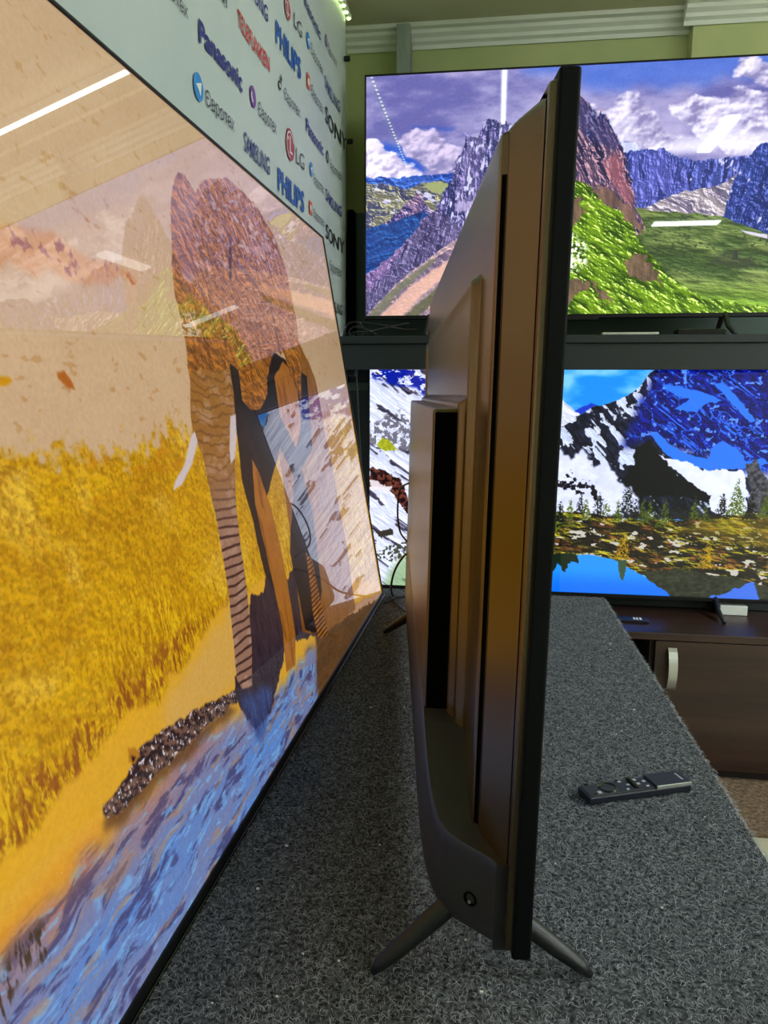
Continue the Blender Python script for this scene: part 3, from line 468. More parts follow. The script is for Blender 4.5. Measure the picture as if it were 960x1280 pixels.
# ------------------------------------------------------------------ big television leaning against the banner (left)
A0 = Vector((-0.2526, 1.7747, HC)); dl = Vector((0.00825, 0.99997, 0.0)); vl = Vector((-0.16934, 0.0014, 0.98556)); nl = Vector((0.98552, -0.00814, 0.16935))
LW, LH = 1.48, 0.843
tvl = empty('television', 'huge television at left leaning back, elephant and river on screen', 'television', A0)
Ml = Matrix(((-dl.x, vl.x, nl.x, 0), (-dl.y, vl.y, nl.y, 0), (-dl.z, vl.z, nl.z, 0), (0, 0, 0, 1)))     # s, t, out
def frame_bm(w, h, l, r_, b, t, d0, d1, bev=.0015):
    bm = bmesh.new()
    add_box(bm, 0, w, 0, b, d0, d1, bev); add_box(bm, 0, w, h - t, h, d0, d1, bev)
    add_box(bm, 0, l, b - .001, h - t + .001, d0, d1, bev); add_box(bm, w - r_, w, b - .001, h - t + .001, d0, d1, bev); return bm
fm = frame_bm(LW, LH, .006, .006, .012, .005, -.018, .0); bmesh.ops.transform(fm, matrix=Ml, verts=fm.verts[:]); bmo('frame', fm, M_black, tvl)
strip = bmesh.new(); add_box(strip, .0, LW, -.0, .0035, -.012, .0022, .0008); bmesh.ops.transform(strip, matrix=Ml, verts=strip.verts[:]); tag(bmo('trim_strip', strip, M_gloss, tvl), 'glossy black strip along the lower edge')
bk = bmesh.new(); add_box(bk, .002, LW - .002, .002, LH - .002, -.022, -.006, .002); add_box(bk, .15, LW - .15, .03, .5, -.05, -.02, .01); bmesh.ops.transform(bk, matrix=Ml, verts=bk.verts[:]); bmo('back_cover', bk, M_black, tvl)
def ml(s, t, n): return Ml @ Vector((s, t, n))
ML = screen_mat('savanna_picture', paint_savanna(), 1.12, rough=.012, ior=2.0)
p00 = ml(LW - .006, .012, -.0025); screen_mesh('screen', p00, ml(.006, .012, -.0025) - p00, ml(LW - .006, LH - .005, -.0025) - p00, ML, tvl)

# ------------------------------------------------------------------ far televisions
def far_tv(label, x0, z0, w, h, m, legz, xs):
    t = empty('television', label, 'television', (x0, 2.4, z0))
    fm = frame_bm(w, h, .005, .005, .012, .005, 0, .022); R_ = Matrix(((1, 0, 0, 0), (0, 0, 1, 0), (0, 1, 0, 0), (0, 0, 0, 1))); bmesh.ops.transform(fm, matrix=R_, verts=fm.verts[:]); bmo('frame', fm, M_black, t)
    b = bmesh.new(); add_box(b, .004, w - .004, .012, .026, .004, h - .004, .002); add_box(b, .15, w - .15, .024, .06, .05, .42, .008); bmo('back_cover', b, M_black, t)
    screen_mesh('screen', (.005, .003, .012), (w - .01, 0, 0), (0, 0, h - .017), m, t)
    sl_ = bmesh.new(); add_box(sl_, w * .43, w * .57, -.001, .02, -.006, .004, .001); bmo('sensor_bar', sl_, M_black, t)
    for x in xs:
        for s in (-1, 1):
            lb = bmesh.new(); add_tube(lb, [(x, .018 + s * .008, .012), (x - .02 * 0, .02 + s * .05, legz * .45), (x + .0, .02 + s * .12, legz + .005)], [.008, .0075, .006], 10); bmo('leg', lb, M_leg, t, smooth=True)
    return t
UX0, UZ0, UW, UH = (-0.4078, 1.3348, 1.2333, 0.7027)
WX0, WZ0, WW, WH = (-0.395, 0.4861, 1.2332, 0.7027)
MU = screen_mat('peaks_picture', paint_peaks(), 1.3, rough=.012); MW = screen_mat('lake_picture', paint_lake(), 1.3, rough=.012)
SH1 = 1.2754; SH0 = 1.1839 - .004
CT = 0.446
tvu = far_tv('wall-side television on the upper shelf showing rocky peaks and a green valley', UX0, UZ0, UW, UH, MU, SH1 - UZ0, (.20, 1.05942))
tvw = far_tv('lower television on the brown cabinet showing a snowy mountain and blue lake', WX0, WZ0, WW, WH, MW, CT - WZ0, (.16, 1.0766))

# ------------------------------------------------------------------ shelving unit behind the far televisions
un = empty('shelving_unit', 'dark shelving unit on the far wall carrying the upper television', 'shelf', (0, 2.5, 0))
def lb(name, x0, x1, y0, y1, z0, z1, m, bev=.002): return box(name, x0, x1, y0 - 2.5, y1 - 2.5, z0, z1, m, un, bev)
ux = -0.4893; uz = 1.6947
lb('upright', ux, ux + .020, 2.55, 2.70, 0, uz, M_matte); lb('upright', 1.30, 1.32, 2.55, 2.70, 0, uz, M_matte)
lb('back_panel', ux + .02, 1.30, 2.60, 2.615, 0, uz, M_unitb, 0)
lb('shelf_board', ux + .02, 1.30, 2.26, 2.598, SH1 - .022, SH1, M_unit); 
tag(lb('shelf_beam', ux + .02, 1.30, 2.27, 2.29, SH0, SH1 - .022, M_unit), 'deep dark front beam under the shelf')
lb('lower_back', ux + .021, 1.299, 2.47, 2.49, CT, SH0 - .001, M_unit, 0)
lb('rail', ux + .021, WX0 - .004, 2.455, 2.47, 1.1197, 1.1449, M_unitb, .001)
# pale bar lying on the shelf and the dark tray next to it
q0, q1 = (0.2903, 2.28, 1.2779), (0.4418, 2.28, 1.2814)
tag(box('metal_bar', q0[0], q1[0], 2.262, 2.30, SH1 + .0005, SH1 + .007, M_alu, None, .001), 'thin pale grey bar lying on the shelf below the upper television', 'bar')
q0, q1 = (0.5009, 2.33, 1.2982), (0.6296, 2.33, 1.3105)
bmk = bmesh.new(); add_box(bmk, q0[0], q1[0], 2.30, 2.36, SH1 + .0005, SH1 + .018, .003); tag(bmo('media_box', bmk, M_gloss), 'small black box on the shelf beside the upper television leg', 'box')

# ------------------------------------------------------------------ brown cabinet
cab = empty('media_cabinet', 'dark brown wood cabinet under the lower far television', 'cabinet', (0, 2.2, 0))
def cb(name, x0, x1, y0, y1, z0, z1, m, parent=None, bev=.0015): return box(name, x0, x1, y0 - 2.2, y1 - 2.2, z0, z1, m, parent or cab, bev)
dx = 0.4685; CXR = 1.25
cb('top_panel', -.30, CXR, 2.185, 2.46, CT - .022, CT, M_wood, bev=.002)
pz = 0.0413
cb('side_panel', -.30, -.28, 2.20, 2.45, 0, CT - .022, M_wood); cb('side_panel', CXR - .02, CXR, 2.20, 2.45, 0, CT - .022, M_wood)
cb('divider', dx - .012, dx + .006, 2.215, 2.45, pz, CT - .022, M_wdark); cb('rear_panel', -.28, CXR - .02, 2.44, 2.448, .0, CT - .022, M_wdark)
cb('bottom_panel', -.28, CXR - .02, 2.21, 2.44, pz - .001, pz + .016, M_wood)
cb('plinth', -.28, CXR - .02, 2.215, 2.23, .0, pz - .002, M_wdark)
dr = cb('door', dx, CXR - .0, 2.192, 2.210, pz, CT - .026, M_wood)
h0, h1 = (0.5134, 2.19, 0.4017), (0.5164, 2.19, 0.2782)
hx = (h0[0] + h1[0]) / 2; bmh = bmesh.new(); K = 14; rows = []
for i in range(K + 1):
    t = i / K; z = h0[2] + (h1[2] - h0[2]) * t; o = -.026 * math.sin(PI * min(1, max(0, t))) ** .6
    rows.append([bmh.verts.new((hx + a, 2.190 - 2.2 + o + b, z)) for a, b in ((-.012, 0), (.012, 0), (.012, .003), (-.012, .003))])
for i in range(K):
    for k in range(4): bmh.faces.new((rows[i][k], rows[i][(k + 1) % 4], rows[i + 1][(k + 1) % 4], rows[i + 1][k]))
bmh.faces.new(rows[0]); bmh.faces.new(rows[-1]); tag(bmo('handle', bmh, M_alu, dr), 'pale curved metal pull')
# socket plate on the cabinet back edge
tag(box('small_box', 0.6959, 0.7759, 2.40, 2.455, CT + .0005, CT + .03, M_white, None, .002), 'small white box under the lower television at the back of the cabinet', 'box')

# ------------------------------------------------------------------ television standing side-on in the middle
TW, TZ0, TZ1, LE = 1.20, .052, .688, .0178
tvm = empty('television', 'television seen edge-on in the middle, ribbed dark back lit golden', 'television', (0.0069, 0.5349, HC), math.atan2(0.9913, -0.13159))
def tl(u, w, z): return (u, w - LE * z, z)
def tbm(bm):
    for q in bm.verts: q.co.y -= LE * q.co.z
    return bm
b = bmesh.new(); add_box(b, 0, TW, -.0305, -.0160, TZ0, TZ1, .0022, 3); bmo('frame', tbm(b), mat('dull_black', rgb(4, 7, 8), .6, spec=.15), tvm)
class _F: pass
pm = paint_peaks  # the unseen front gets an even pale glow to light the felt
m = bpy.data.materials.new('screen_glow'); m.use_nodes = True; bb = m.node_tree.nodes['Principled BSDF']; bb.inputs['Base Color'].default_value = (.01, .01, .012, 1); bb.inputs['Roughness'].default_value = .05
bb.inputs['Emission Color'].default_value = rgb(150, 165, 170); bb.inputs['Emission Strength'].default_value = .6
o = mk('screen', [tl(.006, -.0310, TZ0 + .012), tl(TW - .006, -.0310, TZ0 + .012), tl(TW - .006, -.0310, TZ1 - .006), tl(.006, -.0310, TZ1 - .006)], [(0, 1, 2, 3)], m, tvm)
def back_w(u, z, full=False):
    def inset(u0, u1, z0, z1, r, az):
        du = np.minimum(u - u0, u1 - u); dz = np.minimum(z - z0, z1 - z) / az
        cu = r - du; czz = r - dz
        corner = (cu > 0) & (czz > 0)
        return np.where(corner, r - np.hypot(np.maximum(cu, 0), np.maximum(czz, 0)), np.minimum(du, dz))
    d1 = inset(.006, TW - .006, .02, TZ1 - .004, .008, .55)
    w = np.interp(d1, [0, .002, .007, .010, .014, .018], [-.0165, -.0120, -.0115, -.0118, -.0162, -.0162])
    d2 = inset(.018, TW - .018, .045, TZ1 - .006, .034, .32)
    w2 = np.interp(d2, [0, .0020, .004, .040, .0440, .0464, .052, .066], [-.0162, -.0118, -.0112, .0056, .0062, .0104, .0116, .0120])
    w = np.where(d2 > 0, np.maximum(w2, -.0165), w)
    d3 = inset(.150, TW - .150, -.2, .583, .012, 1.0); w = w + np.interp(d3, [0, .005, .010, .015], [0, .0080, .0080, .0045])
    d4 = inset(.160, TW - .160, -.2, .478, .004, 1.0); w = w + np.interp(d4, [0, .006, .008], [0, .010, .0105])
    return (w, d1, d2) if full else w
fine = np.concatenate([np.arange(.006, .10, .0010), np.arange(.10, .146, .006), np.arange(.146, .176, .0016)])
ua = np.concatenate([fine, np.arange(.18, TW - .179, .03), (TW - fine)[::-1]])
za = np.concatenate([np.arange(.056, .46, .006), np.arange(.46, .484, .002), np.arange(.486, .57, .007), np.arange(.571, .588, .002), np.arange(.592, .63, .006), np.arange(.632, TZ1 - .0035, .0016)])
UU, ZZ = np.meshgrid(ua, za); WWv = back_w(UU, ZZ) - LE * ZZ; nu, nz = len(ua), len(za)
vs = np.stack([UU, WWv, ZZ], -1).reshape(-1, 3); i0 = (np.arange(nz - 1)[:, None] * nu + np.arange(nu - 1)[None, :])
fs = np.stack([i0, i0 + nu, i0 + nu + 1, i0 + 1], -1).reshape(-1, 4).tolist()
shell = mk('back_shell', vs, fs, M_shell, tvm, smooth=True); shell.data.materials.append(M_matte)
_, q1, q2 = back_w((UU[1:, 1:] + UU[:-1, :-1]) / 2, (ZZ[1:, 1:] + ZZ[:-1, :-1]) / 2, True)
groove_shade = (((q2 > -.0045) & (q2 < .0022)) | ((q2 > .0442) & (q2 < .0464) & (ZZ[1:, 1:] > .13) & (ZZ[1:, 1:] < .640))).ravel()  # groove walls coloured matt black to stand for the shade in them
if len(shell.data.polygons) == len(groove_shade): shell.data.polygons.foreach_set('material_index', groove_shade.astype(np.int32))
# electronics box on the back
EU0, EU1 = .172, TW - .172
b = bmesh.new(); add_box(b, EU0, EU1, .020, .0485, .16, .467, .003, 2); bmo('electronics_box', tbm(b), M_shell, tvm)
b = bmesh.new(); add_box(b, EU0 - .0012, EU0 + .004, .0255, .0465, .178, .4635, .0003, 1); tag(bmo('box_side_plate', tbm(b), M_matte, tvm), 'matt black plate on the near side of the electronics box')  # near side of the box, coloured matt black
# lower housing: rear outline rises towards the middle, depth tapers towards the end
st = [(.018, -.0035, .1205), (.026, .001, .1205), (.035, .010, .1210), (.045, .0215, .1222), (.055, .032, .1248), (.066, .0385, .1285), (.080, .0425, .1345), (.095, .0448, .142), (.115, .0468, .154), (.135, .048, .1655), (.155, .0488, .176), (.173, .0492, .1835)]
fullst = st + [(.24, .0494, .186), (TW - .24, .0494, .186)] + [(TW - a, c, e) for a, c, e in reversed(st)]
zb0 = .044; vs = []; fs = []
def strip(rows, close=False):
    base = len(vs); n = len(rows[0])
    for r_ in rows: vs.extend(r_)
    for i in range(len(rows) - 1):
        for k in range(n - 1): fs.append((base + i * n + k, base + i * n + k + 1, base + (i + 1) * n + k + 1, base + (i + 1) * n + k))
rear = []; top = []; bot = []
for u, w, z in fullst:
    rear.append([tl(u, w - .012, zb0 + .002), tl(u, w - .005, zb0 + .005), tl(u, w - .0008, zb0 + .014)] + [tl(u, w, zb0 + .02 + (z - zb0 - .022) * k / 6) for k in range(7)] + [tl(u, w - .0008, z)])
    top.append([tl(u, w - .0008, z), tl(u, (w - .018) / 2, z - .0012), tl(u, -.017, z - .002)])
    bot.append([tl(u, -.017, zb0 + .003), tl(u, w - .012, zb0 + .002)])
strip(rear); hs_rear = len(fs); strip(top); strip(bot)
for e in (0, -1):
    u, w, z = fullst[e]; base = len(vs); vs.extend([tl(u, -.017, zb0 + .003), tl(u, w - .0, zb0 + .003), tl(u, w, z), tl(u, -.017, z - .002)]); fs.append((base, base + 1, base + 2, base + 3))
hs = mk('lower_housing', vs, fs, M_house, tvm); hs.data.polygons.foreach_set('use_smooth', [i < hs_rear for i in range(len(fs))])
bmn = bmesh.new(); bmn.from_mesh(hs.data); bmesh.ops.recalc_face_normals(bmn, faces=bmn.faces); bmn.to_mesh(hs.data); bmn.free()
# small round socket in the tapered end
def disc(bm, c, nrm, r0, r1, dpt, n=20):
    q = Vector(nrm).to_track_quat('Z', 'Y'); rings = []
    for r_, z in ((r0, 0), (r0, .0006), (r1, .0006), (r1 * .9, -dpt)):
        rings.append([bm.verts.new(Vector(c) + q @ Vector((r_ * math.cos(2 * PI * k / n), r_ * math.sin(2 * PI * k / n), z))) for k in range(n)])
    for a_, b_ in zip(rings[:-1], rings[1:]):
        for k in range(n): bm.faces.new((a_[k], a_[(k + 1) % n], b_[(k + 1) % n], b_[k]))
    bm.faces.new(rings[-1])
nh = Vector((-.76, .64, 0)).normalized(); hc = Vector(tl(.0375, .0128, .0775)) + nh * .0008
b = bmesh.new(); disc(b, hc, nh, .0060, .0048, .001); so = bmo('cable_socket', b, M_matte, tvm)
b = bmesh.new(); add_tube(b, [hc + nh * .0004 + Vector((0, 0, -.0022)), hc + nh * .0016 + Vector((0, 0, -.0022))], .0014, 8); tag(bmo('socket_glint', b, M_alu, so), 'bright metal stub added for the glint in the socket')  # bright stub added to give the glint inside the socket
# four splayed legs
def leg(u, s):
    P0 = Vector((u + (.018 if u < .5 else -.018), .030 if s > 0 else -.022, .050)); P1 = Vector((u, s * .091, .0045))
    P = [P0.lerp(P1, t) for t in (-.25 if s < 0 else -.1, 0, .3, .6, .88, 1)]; P[-1].z = .0035
    tube('leg', P, [.0092, .0092, .0086, .0076, .0058, .0032], M_leg, tvm, 16)
for u in (.045, .966):
    for s in (1, -1): leg(u, s)

# ------------------------------------------------------------------ remotes
def remote(label, loc, rz, L, W, T, big=True):
    e = empty('remote_control', label, 'remote', loc, rz)
    box('body', -L / 2, L / 2, -W / 2, W / 2, 0, T * .72, M_rem, e, .002)
    if not big:
        for i in range(3):
            box('button', L * .16 + i * .009, L * .16 + i * .009 + .0065, -.012, .010, T * .70, T * .82, M_white, e, .001)
        for i in range(4):
            for j in (-1, 0, 1): box('button', -L * .42 + i * .012, -L * .42 + i * .012 + .006, j * .009 - .003, j * .009 + .003, T * .70, T * .8, M_rem, e, .001)
        return e
    box('face_plate', -L / 2 + .002, L * .16, -W / 2 + .002, W / 2 - .002, T * .68, T * .80, M_rem, e, .001)
    cov = box('cover', L * .145, L / 2 - .0005, -W / 2, W / 2, T * .60, T, M_rem, e, .0015)
    tag(box('edge_trim', L * .15, L / 2 - .001, -W / 2 - .0006, -W / 2 + .0012, T * .66, T * .98, M_alu, e, .0004), 'pale metal edge')
    box('logo_mark', L * .43, L * .445, -.008, .008, T * .99, T * 1.01, M_remb, cov)
    b = bmesh.new(); n = 28; R0, R1 = .0125, .0085; zt = T * .80
    for k in range(n):
        a0, a1 = 2 * PI * k / n, 2 * PI * (k + 1) / n; c0 = -L * .27
        q = [bm_v for bm_v in (b.verts.new((c0 + R0 * math.cos(a0), R0 * math.sin(a0), zt)), b.verts.new((c0 + R0 * math.cos(a1), R0 * math.sin(a1), zt)), b.verts.new((c0 + (R0 + R1) / 2 * math.cos(a1), (R0 + R1) / 2 * math.sin(a1), zt + .0016)), b.verts.new((c0 + (R0 + R1) / 2 * math.cos(a0), (R0 + R1) / 2 * math.sin(a0), zt + .0016)), b.verts.new((c0 + R1 * math.cos(a1), R1 * math.sin(a1), zt)), b.verts.new((c0 + R1 * math.cos(a0), R1 * math.sin(a0), zt)))]
        b.faces.new(q[:4]); b.faces.new((q[3], q[2], q[4], q[5]))
    bmo('navigation_ring', b, M_gloss, e)
    for x, y, c, sx, sy in ((-.43, .4, 0, .0025, .0018), (-.38, -.28, 1, .0025, .0025), (-.43, -.38, 0, .0015, .0015), (-.12, .3, 1, .0022, .0015), (-.07, .0, 1, .002, .0015), (-.11, -.3, 1, .0016, .0016), (.03, .30, 1, .002, .002), (.03, -.02, 1, .002, .0018), (.10, .12, 1, .002, .002), (.09, -.26, 1, .0022, .0012), (-.13, .38, 0, .002, .002)):
        box('button', L * x - sx, L * x + sx, W * y - sy, W * y + sy, T * .79, T * .86, M_remb if c else M_gloss, e, .0004)
    for y in (.26, -.12): box('rocker_key', -L * .035, L * .0, W * y - .006, W * y + .006, T * .79, T * 1.0, M_gloss, e, .001)
    return e
g0, g1, g2, g3 = [Vector(q) for q in [(0.1106, 0.8976, 0.63), (0.1223, 0.8679, 0.63), (0.2468, 0.9185, 0.63), (0.2411, 0.9514, 0.63)]]
cen = (g0 + g1 + g2 + g3) / 4; ang = math.atan2((g2 - g1 + g3 - g0).y, (g2 - g1 + g3 - g0).x)
remote('black remote control with round navigation ring lying on grey felt counter', (cen.x, cen.y, HC + .0015), ang, ((g2 - g1).length + (g3 - g0).length) / 2, ((g1 - g0).length + (g2 - g3).length) / 2 * .92, .0135)
remote('small black remote with white keys on the brown cabinet top', (0.3994, 2.29, CT + .0003), math.radians(-3), .13, .036, .012, False)

# ------------------------------------------------------------------ cables
def cable(label, pts, r_=.0022, group=None):
    b = bmesh.new(); add_tube(b, spline(pts, 10), r_, 8); o = bmo('cable', b, M_cable, None, smooth=True); return tag(o, label, 'cable', group)
cable('thin black cable looping down from the middle television to the counter', [(-0.1675, 1.52, 0.9332), (-0.19, 1.56, 0.9149), (-0.1971, 1.58, 0.865), (-0.1905, 1.57, 0.8261), (-0.1712, 1.52, 0.8158), (-0.1576, 1.5, 0.807)], .0020)
zt_ = HC + .004
cable('black power cable curving onto the felt behind the far foot', [(-0.1455, 1.46, 0.809), (-0.1719, 1.5, 0.7902), (-0.1974, 1.55, 0.7483), (-0.2122, 1.6, 0.701), (-0.2308, 1.7708, zt_), (-0.2121, 1.7591, zt_), (-0.1906, 1.8075, zt_)], .0024)
cable('black cable lying flat on the felt near the corner of the left television', [(-0.2416, 1.6977, zt_), (-0.2169, 1.7367, zt_ + .003), (-0.1904, 1.77, zt_)], .0022)
cable('black cable running diagonally over the felt to the far foot', [(-0.2365, 1.7699, zt_), (-0.217, 1.7086, zt_), (-0.1868, 1.6405, zt_)], .0020)
zs = SH1 + .004
for i, (lab, pts) in enumerate((
    ('black cable arching from the banner corner over the shelf', [(-0.4568, 2.3, 1.2321), (-0.4493, 2.3, 1.2974), (-0.4264, 2.32, 1.3198), (-0.3618, 2.34, 1.3164), (-0.2915, 2.36, 1.3035), (-0.244, 2.37, 1.3017)]),
    ('black cable in a low loop on the shelf end', [(-0.4607, 2.32, 1.2685), (-0.4276, 2.3, 1.288), (-0.3779, 2.32, 1.2939), (-0.3159, 2.36, 1.3108), (-0.2648, 2.38, 1.3216)]),
    ('black cable coiled tightly beside the shelf upright', [(-0.4557, 2.32, 1.2849), (-0.4372, 2.3, 1.3158), (-0.4035, 2.3, 1.3156), (-0.3956, 2.31, 1.2885), (-0.418, 2.3, 1.2693), (-0.4354, 2.29, 1.2872), (-0.4113, 2.29, 1.3055), (-0.3555, 2.3, 1.2829)]),
    ('grey cable hanging straight down beside the left television corner', [(-0.4276, 2.3, 1.2833), (-0.4143, 2.28, 1.231), (-0.4096, 2.28, 1.1378), (-0.3998, 2.28, 0.948), (-0.3941, 2.29, 0.7519)]))):
    cable(lab, pts, .0024)
# power block hanging behind the left television corner
ZB = (-0.4351, 2.34, 1.2698)
tag(box('power_adapter', -0.4597, -0.4203, 2.31, 2.36, 1.1625, 1.2863, M_black, None, .004), 'black power block hanging behind the corner of the left television', 'adapter')

# ------------------------------------------------------------------ banner printed with shop and maker names
XB = -0.488
def wave(y, z):
    a = .0022 * math.sin(y * 9 + z * 1.3) + .001 * math.sin(y * 23)
    f = max(0, (y - 2.12) / .35); return a + (.0032 * math.sin((y - 2.12) * 20 + .6 * z) * min(1, f * 1.5) if f > 0 else 0)
ban = empty('banner', 'pale grey printed vinyl banner with maker names hung on the left wall', 'banner', (XB, 1.0, HC + .7))
BY1 = 2.5065; ys = np.concatenate([np.arange(-.6, 1.9, .06), np.arange(1.9, BY1, .012), [BY1]]); zs_ = np.arange(.35, ZC - .07, .06); zs_ = np.append(zs_, ZC - .05)
vs = [(wave(y, z), y - 1.0, z - (HC + .7)) for z in zs_ for y in ys]; nu = len(ys)
fs = [(i * nu + k, i * nu + k + 1, (i + 1) * nu + k + 1, (i + 1) * nu + k) for i in range(len(zs_) - 1) for k in range(nu - 1)]
mk('sheet', vs, fs, M_ban, ban, smooth=True)
PM = {k: mat('print_' + k, rgb(*c), .55) for k, c in dict(navy=(38, 48, 128), red=(196, 44, 44), blue=(34, 92, 176), grey=(70, 74, 84), black=(30, 30, 34), sky=(44, 136, 210), violet=(116, 66, 150), maroon=(160, 60, 70), orange=(206, 92, 62), white=(228, 234, 232), slate=(70, 84, 130)).items()}
def onto(o):
    for q in o.data.vertices:
        y, z = q.co.y + 1.0, q.co.z + HC + .7; q.co.x = wave(y, z) + .0026 + q.co.x
    o.parent = ban; return o
def word(txt, y0, y1, z, hgt, colr, bold=0.0):
    cu = bpy.data.curves.new('t', 'FONT'); cu.body = txt; cu.size = 1; cu.offset = bold; cu.resolution_u = 3
    t = bpy.data.objects.new('t', cu); COL.objects.link(t); bpy.context.view_layer.update()
    me = bpy.data.meshes.new_from_object(t.evaluated_get(bpy.context.evaluated_depsgraph_get())); bpy.data.objects.remove(t); bpy.data.curves.remove(cu)
    co = np.zeros(len(me.vertices) * 3); me.vertices.foreach_get('co', co); co = co.reshape(-1, 3)
    a0, a1 = co[:, 0].min(), co[:, 0].max(); cap = .70
    N = np.zeros_like(co); N[:, 1] = y0 + (co[:, 0] - a0) / (a1 - a0) * (y1 - y0) - 1.0; N[:, 2] = z - hgt / 2 + co[:, 1] / cap * hgt - (HC + .7)
    me.vertices.foreach_set('co', N.ravel()); me.materials.clear(); me.materials.append(PM[colr]); me.update()
    o = bpy.data.objects.new('printed_word', me); link(o); return onto(o)
WORDS = [('Євротех', 1.106, 1.229, 1.688, 0.02, 'grey', 0), ('SONY', 1.324, 1.419, 1.787, 0.025, 'black', 0.01), ('SAMSUNG', 1.491, 1.675, 1.882, 0.029, 'navy', 0.015), ('TELEFUNKEN', 1.471, 1.681, 1.789, 0.029, 'red', 0.02), ('Panasonic', 1.274, 1.49, 1.683, 0.033, 'navy', 0.03), ('PHILIPS', 1.731, 1.936, 1.877, 0.044, 'blue', 0.03), ('LG', 1.881, 1.948, 1.966, 0.031, 'grey', 0), ('nasonic', 1.975, 2.165, 2.051, 0.027, 'navy', 0.02), ('Євротех', 1.296, 1.434, 1.591, 0.024, 'grey', 0), ('Євротех', 1.599, 1.725, 1.677, 0.026, 'grey', 0), ('Євротех', 1.795, 1.923, 1.776, 0.024, 'grey', 0), ('Євротех', 2.041, 2.191, 1.971, 0.025, 'grey', 0), ('Євротех', 2.27, 2.386, 2.068, 0.021, 'grey', 0), ('Євротех', 2.041, 2.188, 1.873, 0.025, 'grey', 0), ('SAMSUNG', 2.216, 2.419, 1.958, 0.031, 'slate', 0.02), ('SONY', 2.218, 2.506, 1.876, 0.042, 'black', 0.01), ('Panasonic', 1.979, 2.185, 1.769, 0.03, 'navy', 0.03), ('Євротех', 2.289, 2.44, 1.765, 0.024, 'grey', 0), ('SAMSUNG', 1.497, 1.671, 1.584, 0.034, 'slate', 0.02), ('LG', 1.888, 1.958, 1.671, 0.036, 'grey', 0), ('PHILIPS', 1.732, 1.954, 1.577, 0.046, 'blue', 0.03), ('Євротех', 2.064, 2.191, 1.665, 0.024, 'grey', 0), ('Євротех', 2.056, 2.189, 1.577, 0.022, 'grey', 0), ('SAMSUNG', 2.212, 2.438, 1.662, 0.03, 'navy', 0.02), ('SONY', 2.209, 2.475, 1.563, 0.039, 'black', 0.01), ('Євротех', 2.271, 2.435, 1.48, 0.027, 'grey', 0), ('SAMSUNG', 2.268, 2.446, 1.369, 0.03, 'black', 0.01)]
for t_ in WORDS: word(*t_)
def icon(y, z, r_, kind, colr):
    n = 26
    def shape(name, pts, c, parent, lift):
        o = mk(name, [(lift, a - 1.0, b - (HC + .7)) for a, b in pts], [tuple(range(len(pts)))], PM[c]); onto(o); return o
    circ = [(y + r_ * math.cos(2 * PI * k / n), z + r_ * math.sin(2 * PI * k / n)) for k in range(n)]
    if kind == 'note':
        R_ = r_ * .55; ring = [(y - r_ * .2 + R_ * math.cos(2 * PI * k / n), z - r_ * .4 + R_ * math.sin(2 * PI * k / n)) for k in range(n)]
        shape('printed_icon', ring, 'black', ban, 0); shape('printed_icon', [(y - r_ * .2 + R_ * .5 * math.cos(2 * PI * k / n), z - r_ * .4 + R_ * .5 * math.sin(2 * PI * k / n)) for k in range(n)], 'white', ban, .0003)
        shape('printed_icon', [(y + r_ * .1, z - r_ * .4), (y + r_ * .4, z - r_ * .4), (y + r_ * .4, z + r_ * .5), (y + r_ * .9, z + r_ * .3), (y + r_ * .9, z + r_ * .6), (y + r_ * .4, z + r_), (y + r_ * .1, z + r_)], 'black', ban, .0004); return
    if kind == 'square': shape('printed_icon', [(y - r_, z - r_), (y + r_, z - r_), (y + r_, z + r_), (y - r_, z + r_)], colr, ban, 0)
    else: shape('printed_icon', circ, colr, ban, 0)
    if kind == 'plane': shape('printed_icon', [(y - r_ * .6, z + r_ * .05), (y + r_ * .6, z + r_ * .5), (y + r_ * .35, z - r_ * .55), (y - r_ * .05, z - r_ * .2)], 'white', ban, .0004)
    if kind == 'phone': shape('printed_icon', [(y + r_ * (.62 - (0 if k < 9 else .28)) * math.cos(2.4 + .28 * (k if k < 9 else 17 - k)), z + r_ * (.62 - (0 if k < 9 else .28)) * math.sin(2.4 + .28 * (k if k < 9 else 17 - k))) for k in range(18)], 'white', ban, .0004)
    if kind == 'square': shape('printed_icon', [(y + r_ * .5 * math.cos(2 * PI * k / n), z + r_ * .5 * math.sin(2 * PI * k / n)) for k in range(n)], 'white', ban, .0004)
    if kind == 'face':
        shape('printed_icon', [(y - r_ * .1, z + r_ * .55), (y + r_ * .08, z + r_ * .55), (y + r_ * .08, z - r_ * .38), (y + r_ * .5, z - r_ * .38), (y + r_ * .5, z - r_ * .52), (y - r_ * .1, z - r_ * .52)], 'white', ban, .0004)
        shape('printed_icon', [(y - r_ * .5 + r_ * .12 * math.cos(k), z + r_ * .3 + r_ * .12 * math.sin(k)) for k in range(6)], 'white', ban, .0004)
        shape('printed_icon', [(y + r_ * (.84 if k < 12 else .76) * math.cos(.3 + .40 * (k if k < 12 else 23 - k)), z + r_ * (.84 if k < 12 else .76) * math.sin(.3 + .40 * (k if k < 12 else 23 - k))) for k in range(24)], 'white', ban, .0004)
for t_ in [(1.265, 1.594, 0.021, 'plane', 'sky'), (1.563, 1.685, 0.02, 'phone', 'violet'), (1.76, 1.784, 0.018, 'note', 'black'), (1.829, 1.965, 0.024, 'face', 'maroon'), (1.838, 1.678, 0.035, 'face', 'maroon'), (2.012, 1.973, 0.019, 'plane', 'sky'), (2.24, 2.068, 0.016, 'phone', 'violet'), (2.008, 1.877, 0.017, 'square', 'orange'), (2.246, 1.768, 0.017, 'phone', 'black'), (2.033, 1.677, 0.018, 'plane', 'sky'), (2.021, 1.58, 0.016, 'square', 'orange')]: icon(*t_)
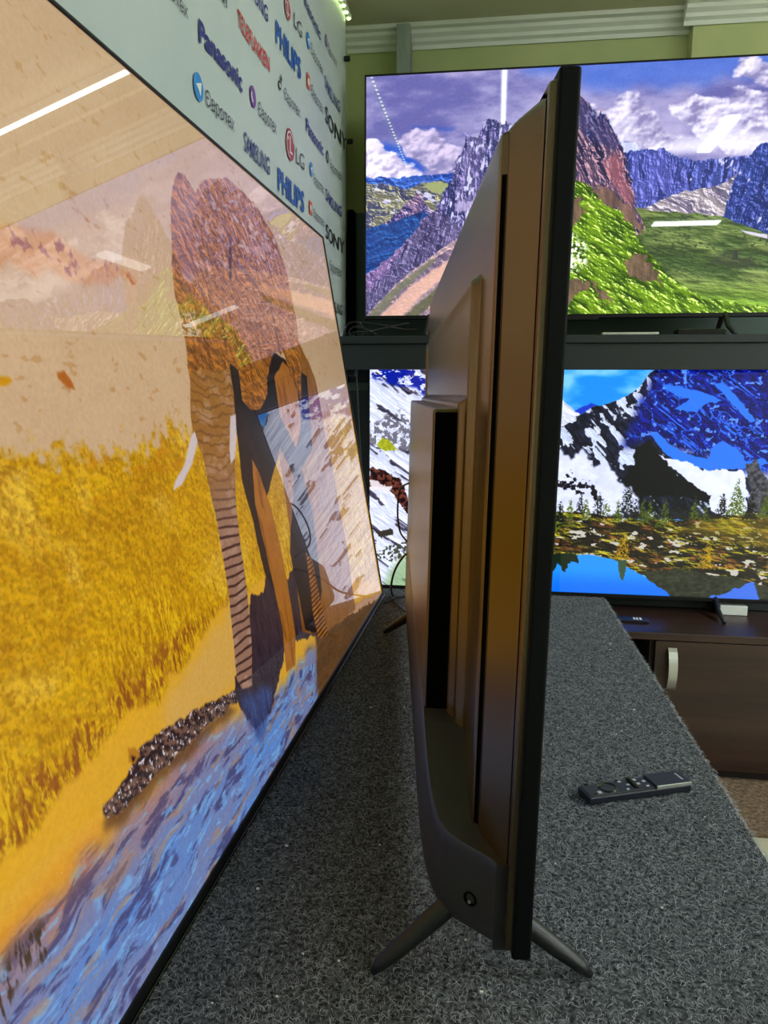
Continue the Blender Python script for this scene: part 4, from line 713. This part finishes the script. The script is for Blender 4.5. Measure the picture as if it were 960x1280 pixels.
# small dark clips holding the banner edge
for y_, z_ in [(2.4584, 2.1119), (2.5056, 1.8897)]:
    b = bmesh.new(); add_box(b, -.006, .012, -.006, .006, -.007, .007, .002); o = bmo('banner_clip', b, M_black); o.location = (XB + .012, y_ + .01, z_)
    tag(o, 'small black clip on the edge of the banner near the ceiling' if z_ > 2.0164 else 'small black clip on the banner edge beside the name in black serif capitals', 'clip')

# ------------------------------------------------------------------ lights on the ceiling
led = empty('led_strip', 'strip of yellow-green lights along the top of the banner wall', 'light strip', (-.476, 0, ZC - .052))
box('channel', -.012, .006, 0.5, 2.53, .0, .012, M_corn, led, .001)
lm = None
for i in range(46):
    if lm is None: o = box('led', -.004, .004, -.004, .004, -.003, 0, M_led, led); lm = o.data
    else: o = bpy.data.objects.new('led', lm); link(o, led)
    o.location = (-.002, 2.52 - i * .040, 0)
def tubelight(label, x0, x1, y0, y1, w, m):
    e = empty('tube_light', label, 'ceiling light', ((x0 + x1) / 2, (y0 + y1) / 2, ZC - .03))
    lx, ly = (x1 - x0) / 2, (y1 - y0) / 2
    if lx > ly: box('housing', -lx - .01, lx + .01, -w, w, .006, .03, M_white, e, .002); box('diffuser', -lx, lx, -w / 2, w / 2, -.004, .006, m, e, .001)
    else: box('housing', -w, w, -ly - .01, ly + .01, .006, .03, M_white, e, .002); box('diffuser', -w / 2, w / 2, -ly, ly, -.004, .006, m, e, .001)
tubelight('long slim ceiling light above the upper far television, mirrored in the left screen', .03, 1.25, 2.34, 2.34, .010, M_tube)
tubelight('slim ceiling light mirrored as a vertical line in the upper far screen', .0, .0, 1.22, 1.80, .016, M_tubec)
tubelight('wide ceiling light mirrored slanting in the clouds of the upper far screen', .96, .96, .70, 1.18, .06, M_tubec)
tubelight('wide ceiling light mirrored level over the green valley on the upper screen', 1.04, 1.47, -.93, -.93, .11, M_tubec)
def fill_panel(label, x, y, wx, wy):  # ceiling panels added out of view to brighten the room
    e = empty('fill_light_panel', label, 'ceiling light', (x, y, ZC - .02)); box('housing', -wx / 2 - .02, wx / 2 + .02, -wy / 2 - .02, wy / 2 + .02, .004, .02, M_white, e, .002); box('diffuser', -wx / 2, wx / 2, -wy / 2, wy / 2, -.075, .004, M_panel, e, .01)
fill_panel('added unseen fill light over the shop floor right of the cabinet', 2.5, 1.0, .6, 1.2)
fill_panel('added unseen fill light over the shop floor beside the right wall', 3.2, -.7, .6, 1.2)
fill_panel('added unseen fill light in the rear right corner of the shop', 3.2, -2.3, .6, 1.0)
